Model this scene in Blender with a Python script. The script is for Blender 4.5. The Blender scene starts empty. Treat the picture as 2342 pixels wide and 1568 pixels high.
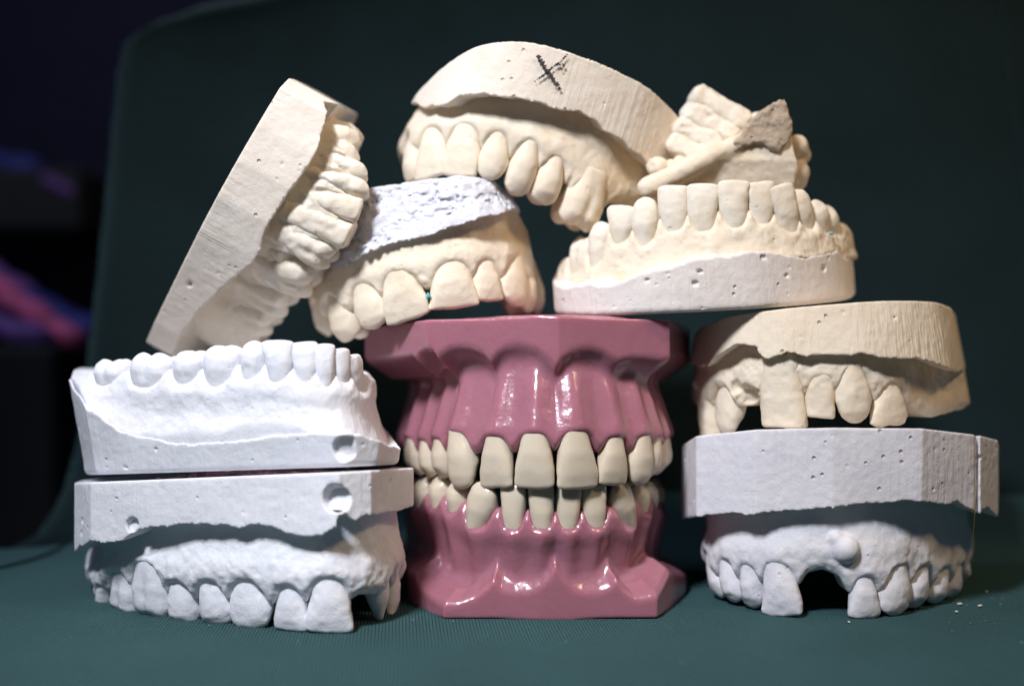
import bpy, math, random, time
import numpy as np
import openvdb as vdb
from mathutils import Matrix, Vector

T0 = time.time()
random.seed(4)
RNG = np.random.RandomState(11)
SC = bpy.context.scene
COL = SC.collection
MM = 0.001                       # everything below is worked out in millimetres

# ------------------------------------------------------------------ camera
S0, D0, H0 = 0.0880, 221.0, 55.3  # mm per reference pixel at depth 0, camera distance, eye height
CX, CY = 1171.0, 784.0
CAM = np.array([0.0, -D0, H0])


def W(px, py, y):
    """the point at depth y (mm) seen at reference pixel (px, py)"""
    k = S0 * (D0 + y) / D0
    return np.array([(px - CX) * k, y, H0 - (py - CY) * k])


def crop(ox, oy, s):
    return lambda x, y: (ox + x * s, oy + y * s)


C1 = crop(93.7, 749.4, .478)
C2 = crop(824.4, 674.5, .502)
C3 = crop(1517.6, 655.8, .514)
C4 = crop(299.8, 149.9, .4301)
C5 = crop(674.5, 356.0, .2988)
C6 = crop(861.9, 56.2, .3226)
C7 = crop(1217.8, 187.4, .3705)


def pts(c, seq):
    return [c(*p[:2]) for p in seq]


def smst(t):
    t = np.clip(t, 0, 1)
    return t * t * (3 - 2 * t)


# ------------------------------------------------------------------ object helpers
def link(o, parent=None):
    COL.objects.link(o)
    if parent is not None:
        o.parent = parent
    return o


def tag(o, label=None, cat=None, group=None, kind=None):
    for k, v in (('label', label), ('category', cat), ('group', group), ('kind', kind)):
        if v:
            o[k] = v
    return o


def empty(name, loc, rot3=None):
    o = bpy.data.objects.new(name, None)
    o.empty_display_size = 0.01
    link(o)
    m = Matrix.Identity(4)
    if rot3 is not None:
        for i in range(3):
            for j in range(3):
                m[i][j] = float(rot3[i][j])
    m.translation = Vector([float(v) * MM for v in loc])
    o.matrix_world = m
    return o


def mesh_np(name, verts, quads, mat, parent=None, smooth=True):
    """mesh object from numpy arrays (mm)"""
    me = bpy.data.meshes.new(name)
    nv, nq = len(verts), len(quads)
    k = quads.shape[1]
    me.vertices.add(nv)
    me.vertices.foreach_set('co', (np.asarray(verts, np.float32) * MM).ravel())
    me.loops.add(nq * k)
    me.loops.foreach_set('vertex_index', np.asarray(quads, np.int32).ravel())
    me.polygons.add(nq)
    me.polygons.foreach_set('loop_start', np.arange(0, nq * k, k, dtype=np.int32))
    me.polygons.foreach_set('loop_total', np.full(nq, k, np.int32))
    me.polygons.foreach_set('use_smooth', np.full(nq, smooth))
    me.update(calc_edges=True)
    me.validate()
    me.materials.append(mat)
    return link(bpy.data.objects.new(name, me), parent)


# ------------------------------------------------------------------ distance fields
class Grid:
    def __init__(s, lo, hi, h):
        s.lo = np.array(lo, float); s.h = h
        s.n = np.maximum(((np.array(hi, float) - s.lo) / h).astype(int) + 1, 4)
        ax = [(s.lo[i] + h * np.arange(s.n[i])).astype(np.float32) for i in range(3)]
        s.ax = ax
        s.X = ax[0][:, None, None]; s.Y = ax[1][None, :, None]; s.Z = ax[2][None, None, :]
        s.x2, s.y2 = np.meshgrid(ax[0], ax[1], indexing='ij')

    def noise(s, cell, seed=0):
        """smooth value noise in -1..1 over the grid"""
        cell = np.broadcast_to(np.array(cell, float), (3,))
        r = np.random.RandomState(seed)
        ws, dims = [], []
        for i in range(3):
            u = (s.ax[i] - s.lo[i]) / cell[i]
            m = int(u[-1]) + 2
            w = np.zeros((len(u), m), np.float32)
            k = np.minimum(u.astype(int), m - 2); f = u - k; f = f * f * (3 - 2 * f)
            w[np.arange(len(u)), k] = 1 - f; w[np.arange(len(u)), k + 1] += f
            ws.append(w); dims.append(m)
        a = r.uniform(-1, 1, dims).astype(np.float32)
        a = np.tensordot(ws[0], a, (1, 0))
        a = np.tensordot(a, ws[1], (1, 1)).transpose(0, 2, 1)
        return np.tensordot(a, ws[2], (2, 1))

    def mesh(s, f):
        b = 3 * s.h
        f = np.clip(f, -b, b).astype(np.float32)
        for i in range(3):                         # closed at the border of the box
            sl = [slice(None)] * 3
            sl[i] = 0; f[tuple(sl)] = b
            sl[i] = -1; f[tuple(sl)] = b
        g = vdb.FloatGrid(b)
        g.copyFromArray(np.ascontiguousarray(f))
        p, q = g.convertToQuads(0.0)
        p = np.asarray(p, float) * s.h + s.lo
        q = np.asarray(q, np.int64)
        if not len(q):
            return p, q
        a, bb, c, d = (p[q[:, i]] for i in range(4))
        vol = np.einsum('ij,ij->i', a, np.cross(bb, c)).sum() + np.einsum('ij,ij->i', a, np.cross(c, d)).sum()
        if vol < 0:
            q = q[:, ::-1]
        return p, q


def smax(a, b, k):
    h = np.clip(0.5 + 0.5 * (a - b) / k, 0, 1)
    return b + (a - b) * h + k * h * (1 - h)


def smin(a, b, k):
    return -smax(-a, -b, k)


def catmull(P, closed=False, n=8):
    P = np.array(P, float)
    m = len(P); out = []
    rng = range(m) if closed else range(m - 1)
    for i in rng:
        if closed:
            a, b, c, d = P[i - 1], P[i], P[(i + 1) % m], P[(i + 2) % m]
        else:
            a, b, c, d = P[max(i - 1, 0)], P[i], P[i + 1], P[min(i + 2, m - 1)]
        for t in np.linspace(0, 1, n, endpoint=False):
            out.append(.5 * ((2 * b) + (c - a) * t + (2 * a - 5 * b + 4 * c - d) * t * t + (3 * b - a - 3 * c + d) * t ** 3))
    if not closed:
        out.append(P[-1])
    return np.array(out)


def seg_field(P, x, y, closed):
    """(distance to the polyline, arc length at the nearest point) for arrays x, y"""
    P = np.asarray(P, float)
    Q = np.roll(P, -1, 0) if closed else P[1:]
    A = P if closed else P[:-1]
    L = np.hypot(*(Q - A).T)
    acc = np.concatenate([[0], np.cumsum(L)])
    best = np.full(x.shape, 1e9); s = np.zeros(x.shape)
    for i in range(len(A)):
        d = Q[i] - A[i]
        t = np.clip(((x - A[i][0]) * d[0] + (y - A[i][1]) * d[1]) / max(L[i] ** 2, 1e-9), 0, 1)
        r = np.hypot(x - A[i][0] - t * d[0], y - A[i][1] - t * d[1])
        m = r < best
        best = np.where(m, r, best); s = np.where(m, acc[i] + t * L[i], s)
    return best, s


def inside(P, x, y):
    P = np.asarray(P, float); Q = np.roll(P, -1, 0)
    c = np.zeros(x.shape, bool)
    for (ax, ay), (bx, by) in zip(P, Q):
        if ay == by:
            continue
        c ^= ((ay > y) != (by > y)) & (x < (bx - ax) * (y - ay) / (by - ay) + ax)
    return c


def poly_sdf(P, x, y):
    d, s = seg_field(P, x, y, True)
    return np.where(inside(P, x, y), -d, d), s


class Frame:
    """local frame of a cast: z points from the teeth to the base, x along the row, y away from the camera"""
    def __init__(s, org, phi=0.0, flip=False, pitch=0.0, yaw=0.0):
        a = math.radians(phi)
        R = np.array([[math.cos(a), 0, math.sin(a)], [0, 1, 0], [-math.sin(a), 0, math.cos(a)]])
        if flip:
            R = R @ np.diag([-1.0, 1.0, -1.0])
        p = math.radians(pitch)
        R = R @ np.array([[1, 0, 0], [0, math.cos(p), -math.sin(p)], [0, math.sin(p), math.cos(p)]])
        s.R = R; s.o = np.array(org, float)

    def loc(s, w):
        return s.R.T @ (np.asarray(w) - s.o)

    def L(s, px, py, y):
        return s.loc(W(px, py, y))

    def ray(s, px, py, lo=-60, hi=110, n=800):
        ys = np.linspace(lo, hi, n)
        k = S0 * (D0 + ys) / D0
        w = np.stack([(px - CX) * k, ys, H0 - (py - CY) * k], 1)
        return (w - s.o) @ s.R

    def hit(s, poly, px, py, off=0.0):
        """where the sight line through a pixel meets the upright wall over poly (else passes it nearest)"""
        r = s.ray(px, py)
        d, _ = poly_sdf(poly, r[:, 0], r[:, 1])
        d = d + off
        neg = np.nonzero(d < 0)[0]
        if len(neg) and neg[0] > 0:
            i = neg[0]; t = d[i - 1] / (d[i - 1] - d[i])
            return r[i - 1] + (r[i] - r[i - 1]) * t
        return r[np.argmin(d)]


# ------------------------------------------------------------------ teeth
KIND = {
    'incisor': dict(hw=[(-.4, .54), (0, .64), (.3, .82), (.65, .98), (.9, 1.0), (1, .95)],
                    nf=[(-.4, -1.2), (0, -.35), (.35, .2), (.7, 0), (1, -.7)],
                    nl=[(-.4, -5.6), (0, -5.6), (.5, -4.2), (1, -2.3)], p=2.5, k=.9),
    'lower_incisor': dict(hw=[(-.4, .66), (0, .76), (.3, .88), (.8, 1.0), (1, .97)],
                    nf=[(-.4, -.8), (0, -.2), (.35, .15), (.7, 0), (1, -.5)],
                    nl=[(-.4, -5.6), (0, -5.6), (.5, -4.0), (1, -2.2)], p=2.6, k=.8),
    'canine': dict(hw=[(-.4, .6), (0, .74), (.3, .92), (.55, 1.0), (.8, .84), (1, .45)],
                   nf=[(-.4, -1.0), (0, -.3), (.4, .35), (.75, 0), (1, -1.0)],
                   nl=[(-.4, -6.5), (0, -6.5), (.5, -5.2), (1, -2.4)], p=2.2, k=1.5),
    'spike': dict(hw=[(-.4, 1), (0, 1.0), (.3, .9), (.6, .66), (.85, .36), (1, .2)],
                  nf=[(-.4, 0), (0, 0), (.5, 0), (1, -1.5)],
                  nl=[(-.4, -6), (0, -6), (.5, -4.6), (1, -2.6)], p=2.2, k=1.2),
    'premolar': dict(hw=[(-.4, .68), (0, .78), (.3, .94), (.6, 1.0), (.85, .9), (1, .68)],
                     nf=[(-.4, -.8), (0, -.2), (.4, .35), (.7, .1), (1, -1.2)],
                     nl=[(-.4, -8), (0, -8.2), (.5, -8.6), (1, -7.2)], p=2.3, k=1.4, cusp=1.5, lobes=1),
    'molar': dict(hw=[(-.4, .8), (0, .86), (.4, 1.0), (.8, .97), (1, .86)],
                  nf=[(-.4, -.6), (0, 0), (.4, .4), (.75, .1), (1, -1.1)],
                  nl=[(-.4, -10), (0, -10), (.5, -10.4), (1, -9)], p=2.9, k=1.2, cusp=1.7, lobes=2),
    'block': dict(hw=[(-.4, .86), (0, .92), (.4, 1.0), (1, .97)],
                  nf=[(-.4, -.4), (0, 0), (.5, .1), (1, -.3)],
                  nl=[(-.4, -8), (0, -8), (1, -7)], p=3.4, k=.7),
}


def make_tooth(kind, w, hgt, seed, h=.3, rough=.07, thick=1.0, root_k=.38):
    K = KIND[kind]
    nl = min(p[1] for p in K['nl']) * thick
    root = root_k * hgt
    g = Grid((-w / 2 - 1, nl - 1, -root - .6), (w / 2 + 1, 1.6, hgt + 1), h)
    v = g.ax[2] / hgt
    vv = np.linspace(-.8, 1.4, 441)
    ker = np.exp(-np.linspace(-2.2, 2.2, 45) ** 2); ker /= ker.sum()

    def tab(n):
        a = np.interp(vv, *np.array(K[n]).T)
        return np.interp(v, vv, np.convolve(np.pad(a, 22, 'edge'), ker, 'valid')).astype(np.float32)[None, None, :]
    hw = tab('hw') * w / 2
    nf = tab('nf'); nL = tab('nl') * thick
    r = np.random.RandomState(seed)
    skew = r.uniform(-.05, .05) * w
    U = g.X - skew * (g.Z / hgt)
    N = g.Y * np.ones_like(U)
    c = (nf + nL) / 2; ht = (nf - nL) / 2
    if K.get('lobes') == 2:
        N = N + .55 * np.exp(-(U / (.10 * w)) ** 2) * smst((g.Z / hgt) * 1.8)
    p = K['p']
    f = ((np.abs(U) / hw) ** p + (np.abs(N - c) / ht) ** p) ** (1 / p) - 1
    f = f * np.minimum(hw, ht)
    lim = hgt + .25 * (U / w) * r.uniform(-1, 1)
    if 'cusp' in K:
        n01 = np.clip((g.Y - nL.min()) / (-nL.min()), 0, 1)
        q = .5 - .5 * np.cos(4 * np.pi * n01)                      # ridge, groove, ridge from tongue to cheek
        q = q * (.55 + .45 * np.abs(np.sin(np.pi * K['lobes'] * (U / w + .5))))
        lim = hgt - K['cusp'] * (1 - q)
    f = smax(f, g.Z - lim, K['k'])
    f = smax(f, -g.Z - root, .8)
    f = f + rough * g.noise(1.1, seed) + rough * 1.6 * g.noise(2.6, seed + 1)
    return g.mesh(f)


# ------------------------------------------------------------------ a plaster cast
def cast(fr, plan, top, edge, arch, teeth, mats, root, *, h=.3, lip=.35, lip_w=5.0, gum_in=7.5, flare=0.0, flare_pow=2.0,
         bulge=.9, emin=.45, rag=.35, draft=0.0, holes=(), pits=26, pit_r=(.35, .7), seed=1, fill=True, rough_wall=0.0,
         gum_rough=.16, tooth_rough=.07, blend=0.0, gum_top=2.5, names=('base', 'gum'), gum_lo=0, knobs=(), vest=0.0, base_round=.25,
         g0=-.75, g1=.9, plan_smooth=False, tooth_parent=None, edge_k=1.0, tooth_h=.3, carve=(), margin=.4, pap=.38, pexp=3.0, over=1.0, slope=None, tooth_out=.12, clip=False, vest_t=(.35, .85), em_hold=False, fill_in=1.5, root_k=.38, vest_lin=False, cuts=()):
    bm, gm, tm = mats
    plan = np.array([fr.L(*p)[:2] for p in plan])
    if plan_smooth:
        plan = catmull(plan, True, 6)
    arch = catmull([fr.L(*p)[:2] for p in arch], False, 7)
    cen = plan.mean(0)

    def theta(x, y):
        return np.arctan2(x - cen[0], -(y - cen[1]))
    # ragged edge by angle, then the base plane by least squares on the leaning wall
    ep = np.array([fr.hit(plan, *p) for p in edge])
    et = theta(ep[:, 0], ep[:, 1]); o = np.argsort(et)
    et, ez = et[o], ep[o, 2]

    def edge_z(t):
        return np.interp(t, np.r_[et[-1] - 2 * np.pi, et, et[0] + 2 * np.pi], np.r_[ez[-1], ez, ez[0]])
    tp = np.array([fr.hit(plan, *p) for p in top])
    for _ in range(3 if draft else 0):
        tp = np.array([fr.hit(plan, *p, off=draft * float(np.clip(q[2] - edge_z(theta(q[0], q[1])), 0, 30))) for p, q in zip(top, tp)])
    A = np.c_[np.ones(len(tp)), tp[:, 0], tp[:, 1]]
    if slope is not None:
        B = A[:, :2]
        c2 = np.linalg.solve(B.T @ B + np.diag([0, .5]), B.T @ (tp[:, 2] - slope * tp[:, 1]))
        co = np.r_[c2, slope]
    else:
        co = np.linalg.solve(A.T @ A + np.diag([0, .5, .5]), A.T @ tp[:, 2])
    lo = np.r_[plan.min(0) - 2.5, min(ez.min(), tp[:, 2].min()) - 2.0]
    ztop_all = co[0] + co[1] * plan[:, 0] + co[2] * plan[:, 1]
    hi = np.r_[plan.max(0) + 2.5, max(ztop_all.max(), ez.max()) + 2.0]
    g = Grid(lo, hi, h)
    d2, s2 = poly_sdf(plan, g.x2, g.y2)
    th = theta(g.x2, g.y2)
    r = np.random.RandomState(seed)
    # ragged line along the edge
    tt = np.linspace(-np.pi, np.pi, 400)
    rg = np.interp(tt, np.linspace(-np.pi, np.pi, 90), r.uniform(-1, 1, 90)) * .6 + np.interp(tt, np.linspace(-np.pi, np.pi, 260), r.uniform(-1, 1, 260)) * .5
    zed = edge_z(th) + rag * np.interp(th, tt, rg) + lip * np.clip(-d2, 0, lip_w)
    ztop = co[0] + co[1] * g.x2 + co[2] * g.y2
    wall = d2[:, :, None].astype(np.float32)
    if draft:
        wall = wall + draft * (g.Z - edge_z(th)[:, :, None])
    n_big = g.noise(9, seed + 3)
    wall = wall + .18 * n_big + .05 * g.noise(1.2, seed + 4)
    if rough_wall:
        c = g.noise((2.6, 2.6, 1.8), seed + 5); c2 = g.noise((1.0, 1.0, .8), seed + 6); c3 = g.noise(.62, seed + 11)
        crack = np.abs(g.noise((12, 12, 5), seed + 7) + .25 * c2)
        up = .25 + .75 * smst((g.Z - zed[:, :, None] - 2.0) / 3.0 + .8 * g.noise(6, seed + 12))
        wall = wall + rough_wall * (up * (.8 * c + .38 * c2 + .2 * c3) + .8 * np.exp(-(crack / .045) ** 2))
    f = smax(wall, g.Z - ztop[:, :, None].astype(np.float32), base_round)
    land = (zed[:, :, None].astype(np.float32) - g.Z) * edge_k
    f = np.maximum(f, land + .12 * g.noise(1.0, seed + 9))
    # air bubbles in the cut wall
    per = np.cumsum(np.r_[0, np.hypot(*np.diff(np.vstack([plan, plan[:1]]), axis=0).T)])
    for i in range(pits):
        u = r.uniform(0, per[-1]); j = min(np.searchsorted(per, u) - 1, len(plan) - 1); j = max(j, 0)
        a, b = plan[j], plan[(j + 1) % len(plan)]
        q = a + (b - a) * ((u - per[j]) / max(per[j + 1] - per[j], 1e-6))
        t = theta(q[0], q[1]); z0, z1 = edge_z(t), co[0] + co[1] * q[0] + co[2] * q[1]
        z = r.uniform(z0 + .8, max(z1 - .5, z0 + 1)); rr = pit_r[0] * .8 * (pit_r[1] / pit_r[0] * 1.7) ** (r.rand() ** 2.2)
        if draft:
            q = q + (cen - q) / np.linalg.norm(cen - q) * draft * (z - z0)
        ix = [slice(max(int((c - rr * 2 - l) / h), 0), max(int((c + rr * 2 - l) / h) + 2, 1)) for c, l in zip((q[0], q[1], z), g.lo)]
        e = np.sqrt(((g.X[ix[0]] - q[0]) / 1.3) ** 2 + ((g.Y[:, ix[1]] - q[1])) ** 2 + ((g.Z[:, :, ix[2]] - z) / .8) ** 2) - rr
        f[ix[0], ix[1], ix[2]] = np.maximum(f[ix[0], ix[1], ix[2]], -e)
    for (px, py, rr, dep) in holes:                            # drilled holes
        c = fr.hit(plan, px, py)
        e = 0.4
        dx = poly_sdf(plan, np.array([c[0] + e, c[0] - e]), np.array([c[1], c[1]]))[0]
        dy = poly_sdf(plan, np.array([c[0], c[0]]), np.array([c[1] + e, c[1] - e]))[0]
        n = np.array([dx[0] - dx[1], dy[0] - dy[1], 0.0]); n /= np.linalg.norm(n) + 1e-9
        ax = n * 1.0 + np.array([0, 0, .25]); ax /= np.linalg.norm(ax)
        a = (g.X - c[0]) * ax[0] + (g.Y - c[1]) * ax[1] + (g.Z - c[2]) * ax[2]
        rad = np.sqrt(np.maximum((g.X - c[0]) ** 2 + (g.Y - c[1]) ** 2 + (g.Z - c[2]) ** 2 - a * a, 0))
        f = np.maximum(f, -np.maximum(rad - rr * (1 + .12 * np.clip(a / dep, -1, 0)), -a - dep))
    def wall_hit(k):
        q = fr.hit(plan, *k)
        for _ in range(3 if draft else 0):
            q = fr.hit(plan, *k, off=draft * float(np.clip(q[2] - edge_z(theta(q[0], q[1])), 0, 30)))
        return q
    for (p1, p2, corner, ang) in cuts:                          # a flat trimmed chamfer
        a, b, c = (wall_hit(k) for k in (p1, p2, corner))
        u = (b - a) / np.linalg.norm(b - a)
        N0 = np.cross(u, c - a); N0 /= np.linalg.norm(N0)
        if N0[1] > 0:
            N0 = -N0
        T = (c - a) - u * ((c - a) @ u); T /= np.linalg.norm(T)
        n = N0 * math.cos(ang) + T * math.sin(ang)
        f = np.maximum(f, (g.X - a[0]) * n[0] + (g.Y - a[1]) * n[1] + (g.Z - a[2]) * n[2])
    base_f, base_g = f, g

    # ---------------- teeth in place
    apoly = arch
    arc_len = np.r_[0, np.cumsum(np.hypot(*np.diff(arch, axis=0).T))]

    def arch_hit(px, py):
        q = fr.hit(apoly, px, py)
        _, s = seg_field(arch, np.array([q[0]]), np.array([q[1]]), False)
        s = float(s[0])
        p = np.array([np.interp(s, arc_len, arch[:, 0]), np.interp(s, arc_len, arch[:, 1])])
        p1 = np.array([np.interp(s + .6, arc_len, arch[:, 0]), np.interp(s + .6, arc_len, arch[:, 1])])
        p0 = np.array([np.interp(s - .6, arc_len, arch[:, 0]), np.interp(s - .6, arc_len, arch[:, 1])])
        t = (p1 - p0) / (np.linalg.norm(p1 - p0) + 1e-9)
        n = np.array([t[1], -t[0]])
        if inside(arch, np.array([p[0] + n[0] * .5]), np.array([p[1] + n[1] * .5]))[0]:
            n = -n
        return s, np.r_[p, q[2]], n
    info = []
    tgt = tooth_parent or root
    for i, t in enumerate(teeth):
        nx, ny, tx, ty, w, kind = t[:6]
        opt = t[6] if len(t) > 6 else {}
        sn, pn, n1 = arch_hit(nx, ny); st, pt, n2 = arch_hit(tx, ty)
        mx, my = (nx + tx) / 2, (ny + ty) / 2
        L = math.hypot(tx - nx, ty - ny) + 1e-6
        ux, uy = -(ty - ny) / L, (tx - nx) / L
        sa, pa, _ = arch_hit(mx - ux * w / 2, my - uy * w / 2); sb, pb, _ = arch_hit(mx + ux * w / 2, my + uy * w / 2)
        depth_k = S0 * 1.03
        wl = max(abs(sa - sb), w * depth_k * .95)
        wl = min(wl, opt.get('wmax', 10.0)) * opt.get('wk', 1.0)
        sm = (sa + sb) / 2 if abs(sa - sb) > .5 else (sn + st) / 2
        info.append((sm, wl, pn[2], pt[2], kind))
        if kind == 'gap':
            continue
        ax = pt - pn; hgt = np.linalg.norm(ax); ax /= hgt
        n = np.r_[(n1 + n2) / 2, 0.0]; n = n - ax * (n @ ax); n /= np.linalg.norm(n)
        n = n * 1.0
        tan = np.cross(n, ax)
        v, q = make_tooth(kind, wl * opt.get('over', over), hgt, seed * 100 + i * 7, h=tooth_h, rough=tooth_rough, thick=opt.get('thick', 1.0), root_k=root_k)
        v = v @ np.stack([tan, n, ax]) + pn + n * (tooth_out + opt.get('out', 0.0))
        mesh_np('tooth', v, q if np.linalg.det(np.stack([tan, n, ax])) > 0 else q[:, ::-1], opt.get('mat', tm), tgt)
    info.sort()

    # ---------------- gum
    ss = np.linspace(-12, arc_len[-1] + 12, 900)
    cs, cz = [], []
    opt_pap = lambda k: pap
    for sm, wl, zn, zt, kind in info:
        if kind == 'gap':
            cs.append(sm); cz.append(zn); continue
        for u in np.linspace(-1, 1, 13):
            cs.append(sm + u * wl * .49); cz.append(zn + (zt - zn) * opt_pap(kind) * abs(u) ** pexp)
    cs = np.array(cs); cz = np.array(cz) - margin; o = np.argsort(cs, kind='stable')
    zm_s = np.interp(ss, cs[o], cz[o])
    ker = np.exp(-np.linspace(-2, 2, 15) ** 2); ker /= ker.sum()
    zm_s = np.convolve(np.pad(zm_s, 7, 'edge'), ker, 'valid')
    kw = np.exp(-np.linspace(-2, 2, 81) ** 2); kw /= kw.sum()
    zm_w = np.convolve(np.pad(zm_s, 40, 'edge'), kw, 'valid')
    em_s = sum(np.exp(-((ss - a[0]) / (.33 * a[1])) ** 2) for a in info if a[4] != 'gap') if info else 0 * ss
    zlow = zm_s.min() - 1.5
    lo = np.r_[arch.min(0) - 4 - max(flare, 0), zlow]
    hi = np.r_[arch.max(0) + 4 + max(flare, 0), (ez.max() if gum_top is not None else 0) + (gum_top or 0) + 2]
    if names[1]:
        lo[:2] = np.maximum(lo[:2], plan.min(0) - 1); hi[:2] = np.minimum(hi[:2], plan.max(0) + 1)
    if names[1] is None:                                          # one body: gum and base together
        lo = np.minimum(lo, base_g.lo); hi = np.maximum(hi, base_g.lo + base_g.h * base_g.n)
    g = Grid(lo, hi, h)
    d, s = seg_field(arch, g.x2, g.y2, False)
    ins = inside(apoly, g.x2, g.y2)
    d = np.where(ins, -d, d)
    zm = np.interp(s, ss, zm_s); em = np.interp(s, ss, em_s)
    zb = edge_z(theta(g.x2, g.y2))
    d3 = d[:, :, None].astype(np.float32)
    hh = g.Z - zm[:, :, None].astype(np.float32)
    zw = np.interp(s, ss, zm_w)
    hw_ = g.Z - zw[:, :, None].astype(np.float32)
    span = np.maximum(zb - zw, 3)[:, :, None].astype(np.float32)
    t = np.clip(hw_ / span, 0, 1.3)
    off = g0 + g1 * smst(hh / 2.2) + bulge * np.exp(-((hw_ - 3.2) / 2.4) ** 2) + emin * (em[:, :, None] - .35) * smst(hw_ / 3) * (1 - (.75 * smst((t - .5) / .45) if em_hold else smst(t * 1.15 - .1)))
    u = (t - vest_t[0]) / (vest_t[1] - vest_t[0])
    if vest_lin:                                                  # an even slope with rounded ends
        ramp_ = np.clip(u, 0, 1); e_ = .12
        ramp_ = np.where(u < e_, np.clip(u + e_, 0, 9) ** 2 / (4 * e_), np.where(u > 1 - e_, 1 - np.clip(1 + e_ - u, 0, 9) ** 2 / (4 * e_), ramp_))
    else:
        ramp_ = smst(u)
    off = off + flare * np.clip(t, 0, 1.2) ** flare_pow - vest * ramp_
    nz = g.noise(4.5, seed + 20)
    off = off + gum_rough * (1.6 * nz + g.noise(1.7, seed + 21) + .55 * g.noise(.75, seed + 22))
    f = d3 - off.astype(np.float32)
    f = smax(f, -d3 - gum_in - .25 * np.clip(hh, 0, 20), 2.0)
    f = smax(f, -hh, .9)
    if fill:
        zp = np.interp(.55, [0, 1], [zm_s.mean(), ez.mean()])
        dp, _ = poly_sdf(apoly, g.x2, g.y2)
        f = smin(f, smax(dp[:, :, None].astype(np.float32) + fill_in, zp - g.Z + .02 * (g.x2 - cen[0])[:, :, None].astype(np.float32) ** 2 * 0, 1.0), 3.0)
    for (px, py, rr, outw) in knobs:
        _, p, n = arch_hit(px, py)
        c = p + np.r_[n * outw, 0]
        e = np.sqrt((g.X - c[0]) ** 2 + (g.Y - c[1]) ** 2 + (g.Z - c[2]) ** 2) - rr
        f = smin(f, e, .6)
    for (px, py, rr, outw) in carve:                            # broken-out hollow
        _, p, n = arch_hit(px, py)
        c = p + np.r_[n * outw, 0]
        e = np.sqrt((g.X - c[0]) ** 2 + (g.Y - c[1]) ** 2 + (g.Z - c[2]) ** 2) - rr + .5 * g.noise(1.3, seed + 30)
        f = smax(f, -e, .4)
    if names[1] is None:
        zt3 = (co[0] + co[1] * g.x2 + co[2] * g.y2)[:, :, None].astype(np.float32)
        dd, _ = poly_sdf(plan, g.x2, g.y2)
        th = theta(g.x2, g.y2)
        wall = dd[:, :, None].astype(np.float32)
        if draft:
            wall = wall + draft * (g.Z - edge_z(th)[:, :, None])
        b = smax(smax(wall, g.Z - zt3, .5), (edge_z(th) + lip * np.clip(-dd, 0, lip_w))[:, :, None].astype(np.float32) - g.Z, 1.4)
        f = smax(f, g.Z - zt3 + .6, .5)
        f = smin(f, b, blend)
        p, q = g.mesh(f)
        return mesh_np(names[0], p, q, bm, root), info, arch, fr
    ztc = (co[0] + co[1] * g.x2 + co[2] * g.y2 - 1.0)[:, :, None].astype(np.float32)
    dd, _ = poly_sdf(plan, g.x2, g.y2)
    f = smax(f, g.Z - np.minimum(ztc, (zb + gum_top)[:, :, None].astype(np.float32)), .5)
    if draft:
        f = smax(f, (dd[:, :, None] + .35 + draft * (g.Z - zb[:, :, None])).astype(np.float32), .4)
    else:
        f = smax(f, np.where(g.Z > zb[:, :, None] - .2, (dd + .35)[:, :, None], -9).astype(np.float32), .2)
    if clip:
        f = smax(f, ((dd + .25)[:, :, None] + draft * np.maximum(g.Z - zb[:, :, None], 0)).astype(np.float32), .3)
    p, q = g.mesh(f)
    mesh_np(names[1], p, q, gm, root)
    p, q = base_g.mesh(base_f)
    b = mesh_np(names[0], p, q, bm, root)
    return b, plan, co, edge_z

# ------------------------------------------------------------------ materials
def new_mat(name):
    m = bpy.data.materials.new(name)
    m.use_nodes = True
    nt = m.node_tree
    b = nt.nodes['Principled BSDF']
    return m, nt, b


def N(nt, kind, **kw):
    n = nt.nodes.new(kind)
    for k, v in kw.items():
        if k in n.inputs:
            n.inputs[k].default_value = v
        else:
            setattr(n, k, v)
    return n


def ramp(nt, src, stops):
    r = nt.nodes.new('ShaderNodeValToRGB')
    e = r.color_ramp.elements
    while len(e) < len(stops):
        e.new(.5)
    for x, (p, c) in zip(e, stops):
        x.position = p
        x.color = (c, c, c, 1) if not hasattr(c, '__len__') else (*c, 1)
    nt.links.new(src, r.inputs[0])
    return r.outputs[0]


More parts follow.
